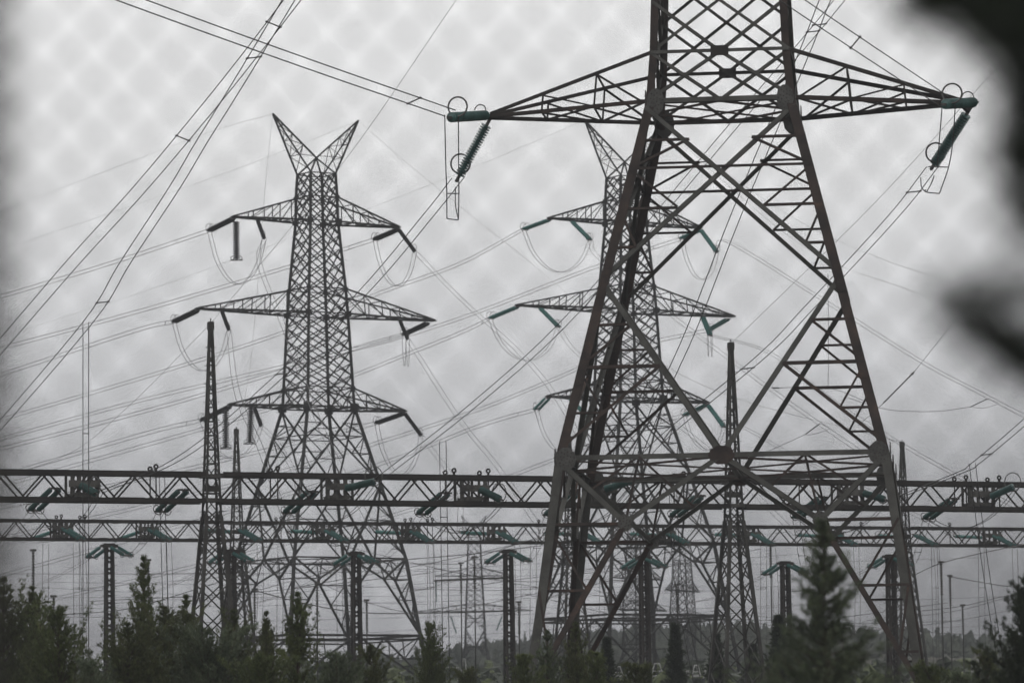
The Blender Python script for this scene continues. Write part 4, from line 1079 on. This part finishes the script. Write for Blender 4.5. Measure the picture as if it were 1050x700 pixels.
pines = [(4, 590, 92, 88, 'pine', 'broad dark pine in the bottom left corner'), (33, 600, 95, 76, 'pine', 'pine just right of the corner pine'), (60, 618, 90, 74, 'pine', 'rounded pine right of the two corner pines'),
         (92, 676, 88, 40, 'pine', 'low pine at the foot of the left support pole'), (131, 636, 92, 60, 'pine', 'bushy pine right of the left support pole'), (147, 565, 104, 46, 'spire', 'tallest spiky pine shoot, left of the tall mast'),
         (168, 618, 98, 74, 'pine', 'full pine right of the tallest shoot'), (191, 610, 106, 30, 'spire', 'slim pine hiding the left foot of the tall mast'), (212, 642, 94, 76, 'pine', 'wide pine before the tall mast foot'),
         (240, 624, 98, 60, 'pine', 'pointed dark pine right of the tall mast'), (268, 674, 92, 50, 'pine', 'low spreading pine left of the slim shoot'), (273, 627, 110, 20, 'spire', 'slim pale pine shoot before the grey horned pylon'),
         (305, 609, 100, 40, 'spire', 'slender twin topped pine under the grey horned pylon'), (346, 668, 90, 46, 'pine', 'low pine before the middle support pole'),
         (379, 662, 96, 40, 'pine', 'pine right of the middle support pole'), (440, 636, 150, 34, 'spire', 'narrow dark conifer right of the grey horned pylon'),
         (480, 685, 120, 18, 'pine', 'tiny pine below the faint far pylon'), (537, 672, 104, 30, 'pine', 'low pine at the left foot of the rusty pylon'), (561, 646, 110, 32, 'pine', 'pine inside the left leg of the rusty pylon'), (590, 634, 118, 34, 'pine', 'tallest pine inside the rusty pylon legs'), (612, 668, 112, 28, 'pine', 'small pine right of the tallest one inside the rusty pylon'),
         (652, 682, 105, 26, 'pine', 'tiny brownish pine below the white breakers'), (955, 686, 96, 28, 'pine', 'tiny pine at the right foot of the rusty pylon'), (984, 690, 92, 30, 'pine', 'low shoot left of the right edge tree'), (1012, 668, 86, 34, 'pine', 'small pine touching the right edge tree')]
for i, (px, py, Y, w_, kd, lb) in enumerate(pines):
    conifer(lb, px, py, Y * 1.35, 100 + i, w_, kd, PG, dens=.85, sp=.12, m=('needle', 'needle4', 'needle', 'needle2', 'needle4')[i % 5])
far_con = [(692, 640, 330, 26, 'dark conifer behind the left of the second tall mast'), (734, 650, 340, 24, 'dark conifer behind the feet of the second tall mast'), (798, 632, 300, 34, 'dark conifer left of the blurred cedar'), (772, 662, 345, 22, 'small dark conifer between the second mast and the cedar'), (622, 655, 330, 20, 'dark conifer seen deep between the rusty pylon legs')]
for i, (px, py, Y, w_, lb) in enumerate(far_con):
    conifer(lb, px, py, Y, 300 + i, w_, 'cedar', 'dark conifers among the switchyard', name='fir_tree', dens=.3, sp=.36, m='needle3')
conifer('blurred young cedar standing before the right leg of the rusty pylon', 843, 530, 66, 41, 128, 'cedar', None, 'cedar_tree', .8, .0, 1.0, .10, 'needle2')
conifer('dense dark juniper at the right edge', 1058, 572, 100, 43, 72, 'dense', None, 'juniper_tree', 1.7, .0, 1.15, .12, 'needle3')

# close dark pine whose boughs hang into the top right corner
def near_pine():
    rnd = random.Random(77); Y = 7.3; bx = P(1210, 300, Y).x; root = thing('pine_tree', 'very close pine whose dark blurred boughs fill the top right corner', 'tree', (bx, Y, 0), 0); o = Vector((bx, Y, 0))
    tr_, fo = MB(), MB(); tr_.tube([(bx, Y, 0), (bx + .02, Y, 1.5), (bx - .02, Y + .03, 3), (bx, Y, 4.6)], .075, 9, r1=.02)
    def bough(pts, dens, spread):
        p = smooth_path(pts, 8); tr_.tube(p, .014, 5, r1=.004)
        for q, q2 in zip(p, p[1:]):
            for j in range(dens):
                c_ = q.lerp(q2, rnd.random()) + Vector((rnd.gauss(0, spread), rnd.gauss(0, spread), rnd.gauss(0, spread)))
                sprig(fo, c_, (q2 - q).normalized() + Vector((rnd.uniform(-1, 1), rnd.uniform(-1, 1), rnd.uniform(-1, 1))) * .8, .07, .004, rnd, n=5)
    z = lambda y: P(1000, y, Y).z
    S = Vector((bx, Y, 0))
    def B(y0, pts, dens=26, spread=.035): bough([Vector((bx, Y, z(y0)))] + [P(px, py, Y + dy) for px, py, dy in pts], dens, spread)
    B(80, [(1110, 40, .1), (1055, 14, .05), (1000, 0, 0)], 26, .024)
    B(60, [(1100, -10, .1), (1030, -18, .05), (945, 4, 0)], 15, .018)
    B(120, [(1120, 72, -.1), (1080, 50, -.1), (1025, 34, -.1)], 24, .022)
    B(170, [(1130, 125, .1), (1095, 106, .1), (1060, 96, .1)], 20, .02)
    B(230, [(1130, 190, 0), (1090, 168, 0), (1048, 156, 0)], 18, .02)
    B(280, [(1130, 250, .1), (1095, 222, .1), (1070, 210, .1)], 14, .02)
    B(420, [(1120, 378, 0), (1062, 360, 0), (1035, 346, 0), (1005, 330, 0)], 5, .016)
    B(440, [(1130, 395, .1), (1095, 378, .1), (1050, 364, .1)], 11, .016)
    B(350, [(1120, 300, 0), (1040, 290, 0), (970, 292, 0)], 2, .01)
    B(40, [(1100, -20, 0), (1030, -30, 0), (970, -40, 0)], 26, .028)
    for y0 in (-150, -350, 700, 900): B(y0, [(1170, y0 - 60, .1), (1140, y0 - 90, 0)], 24, .04); B(y0 + 50, [(1290, y0 - 30, .1), (1380, y0 - 60, 0)], 24, .05)
    tr_.build('trunk', M['bark'], root, o); fo.build('crown', M['needle3'], root, o)
near_pine()

# ------------------------------------------------------------------ chain link fence close to the camera
def knuckle(pts):
    o_ = [pts[0]]
    for a, b, c_ in zip(pts, pts[1:], pts[2:]): o_ += [b + (a - b) * .06, b + (c_ - b) * .06]
    return o_ + [pts[-1]]
def fence():
    YF = 5.6; root = thing('chain_link_fence', 'blurred chain link fence across the whole view, dark post at left edge', 'fence', (0, YF, 0)); o = Vector((0, YF, 0))
    pw, ph = 53.6 / FPX * YF, 58.0 / FPX * YF                 # diamond width and height
    mb = MB(); PX = P(-24, 350, YF).x; x0 = P(442, 95, YF).x; zt = P(442, 37, YF).z
    rows0 = int((zt - .08) / (ph / 2)); rows1 = 14
    for i in range(-48, 49):
        # zigzag wire: alternates between neighbouring knuckle columns
        z_ = []
        for j in range(-rows1, rows0 + 1):
            xx = x0 + (i * pw) + (pw / 2 if j % 2 else 0)
            z_.append(Vector((xx + (.0012 if j % 2 else -.0012), YF + (.003 if j % 2 else -.003), zt - j * ph / 2)))
        mb.tube(knuckle(z_), FW, 5)
        z2 = [Vector((x0 + i * pw + pw / 2 + (pw / 2 if j % 2 == 0 else 0) - (.0012 if j % 2 else -.0012), YF + (-.003 if j % 2 else .003), zt - j * ph / 2)) for j in range(-rows1, rows0 + 1)]
        z3 = [Vector((p.x - (pw / 2 if k % 2 == 0 else -pw / 2) * 0, p.y, p.z)) for k, p in enumerate(z2)]
        mb.tube(knuckle(z3), FW, 5)
    mb.v = [(x, y, z - .045 * (x - x0)) for x, y, z in mb.v]      # the mesh hangs slightly out of level
    mb.build('wire_mesh', M['fence'], root, o)
    for x, nm in ((PX, ''), (PX + 2.4, ''), (PX - 2.4, '')):
        if x > 1.7 or x < -2.8 or True:
            p_ = MB(); p_.tube([(x, YF + .045, -.2), (x, YF + .045, 3.35)], .038, 14); p_.build('post', M['post'], root, o, smooth=True)
    p_ = MB()
    for z in (.12, 1.6, 3.3): p_.tube([(-3.3, YF + .012, z), (3.3, YF + .012, z)], .0022, 5)
    for i in range(60): ring(p_, (PX, YF + .03, .1 + i * ph), (0, .2, 1), .044, .002, 12)
    p_.build('tension_wire', M['fence'], root, o)
FW = .0052
fence()
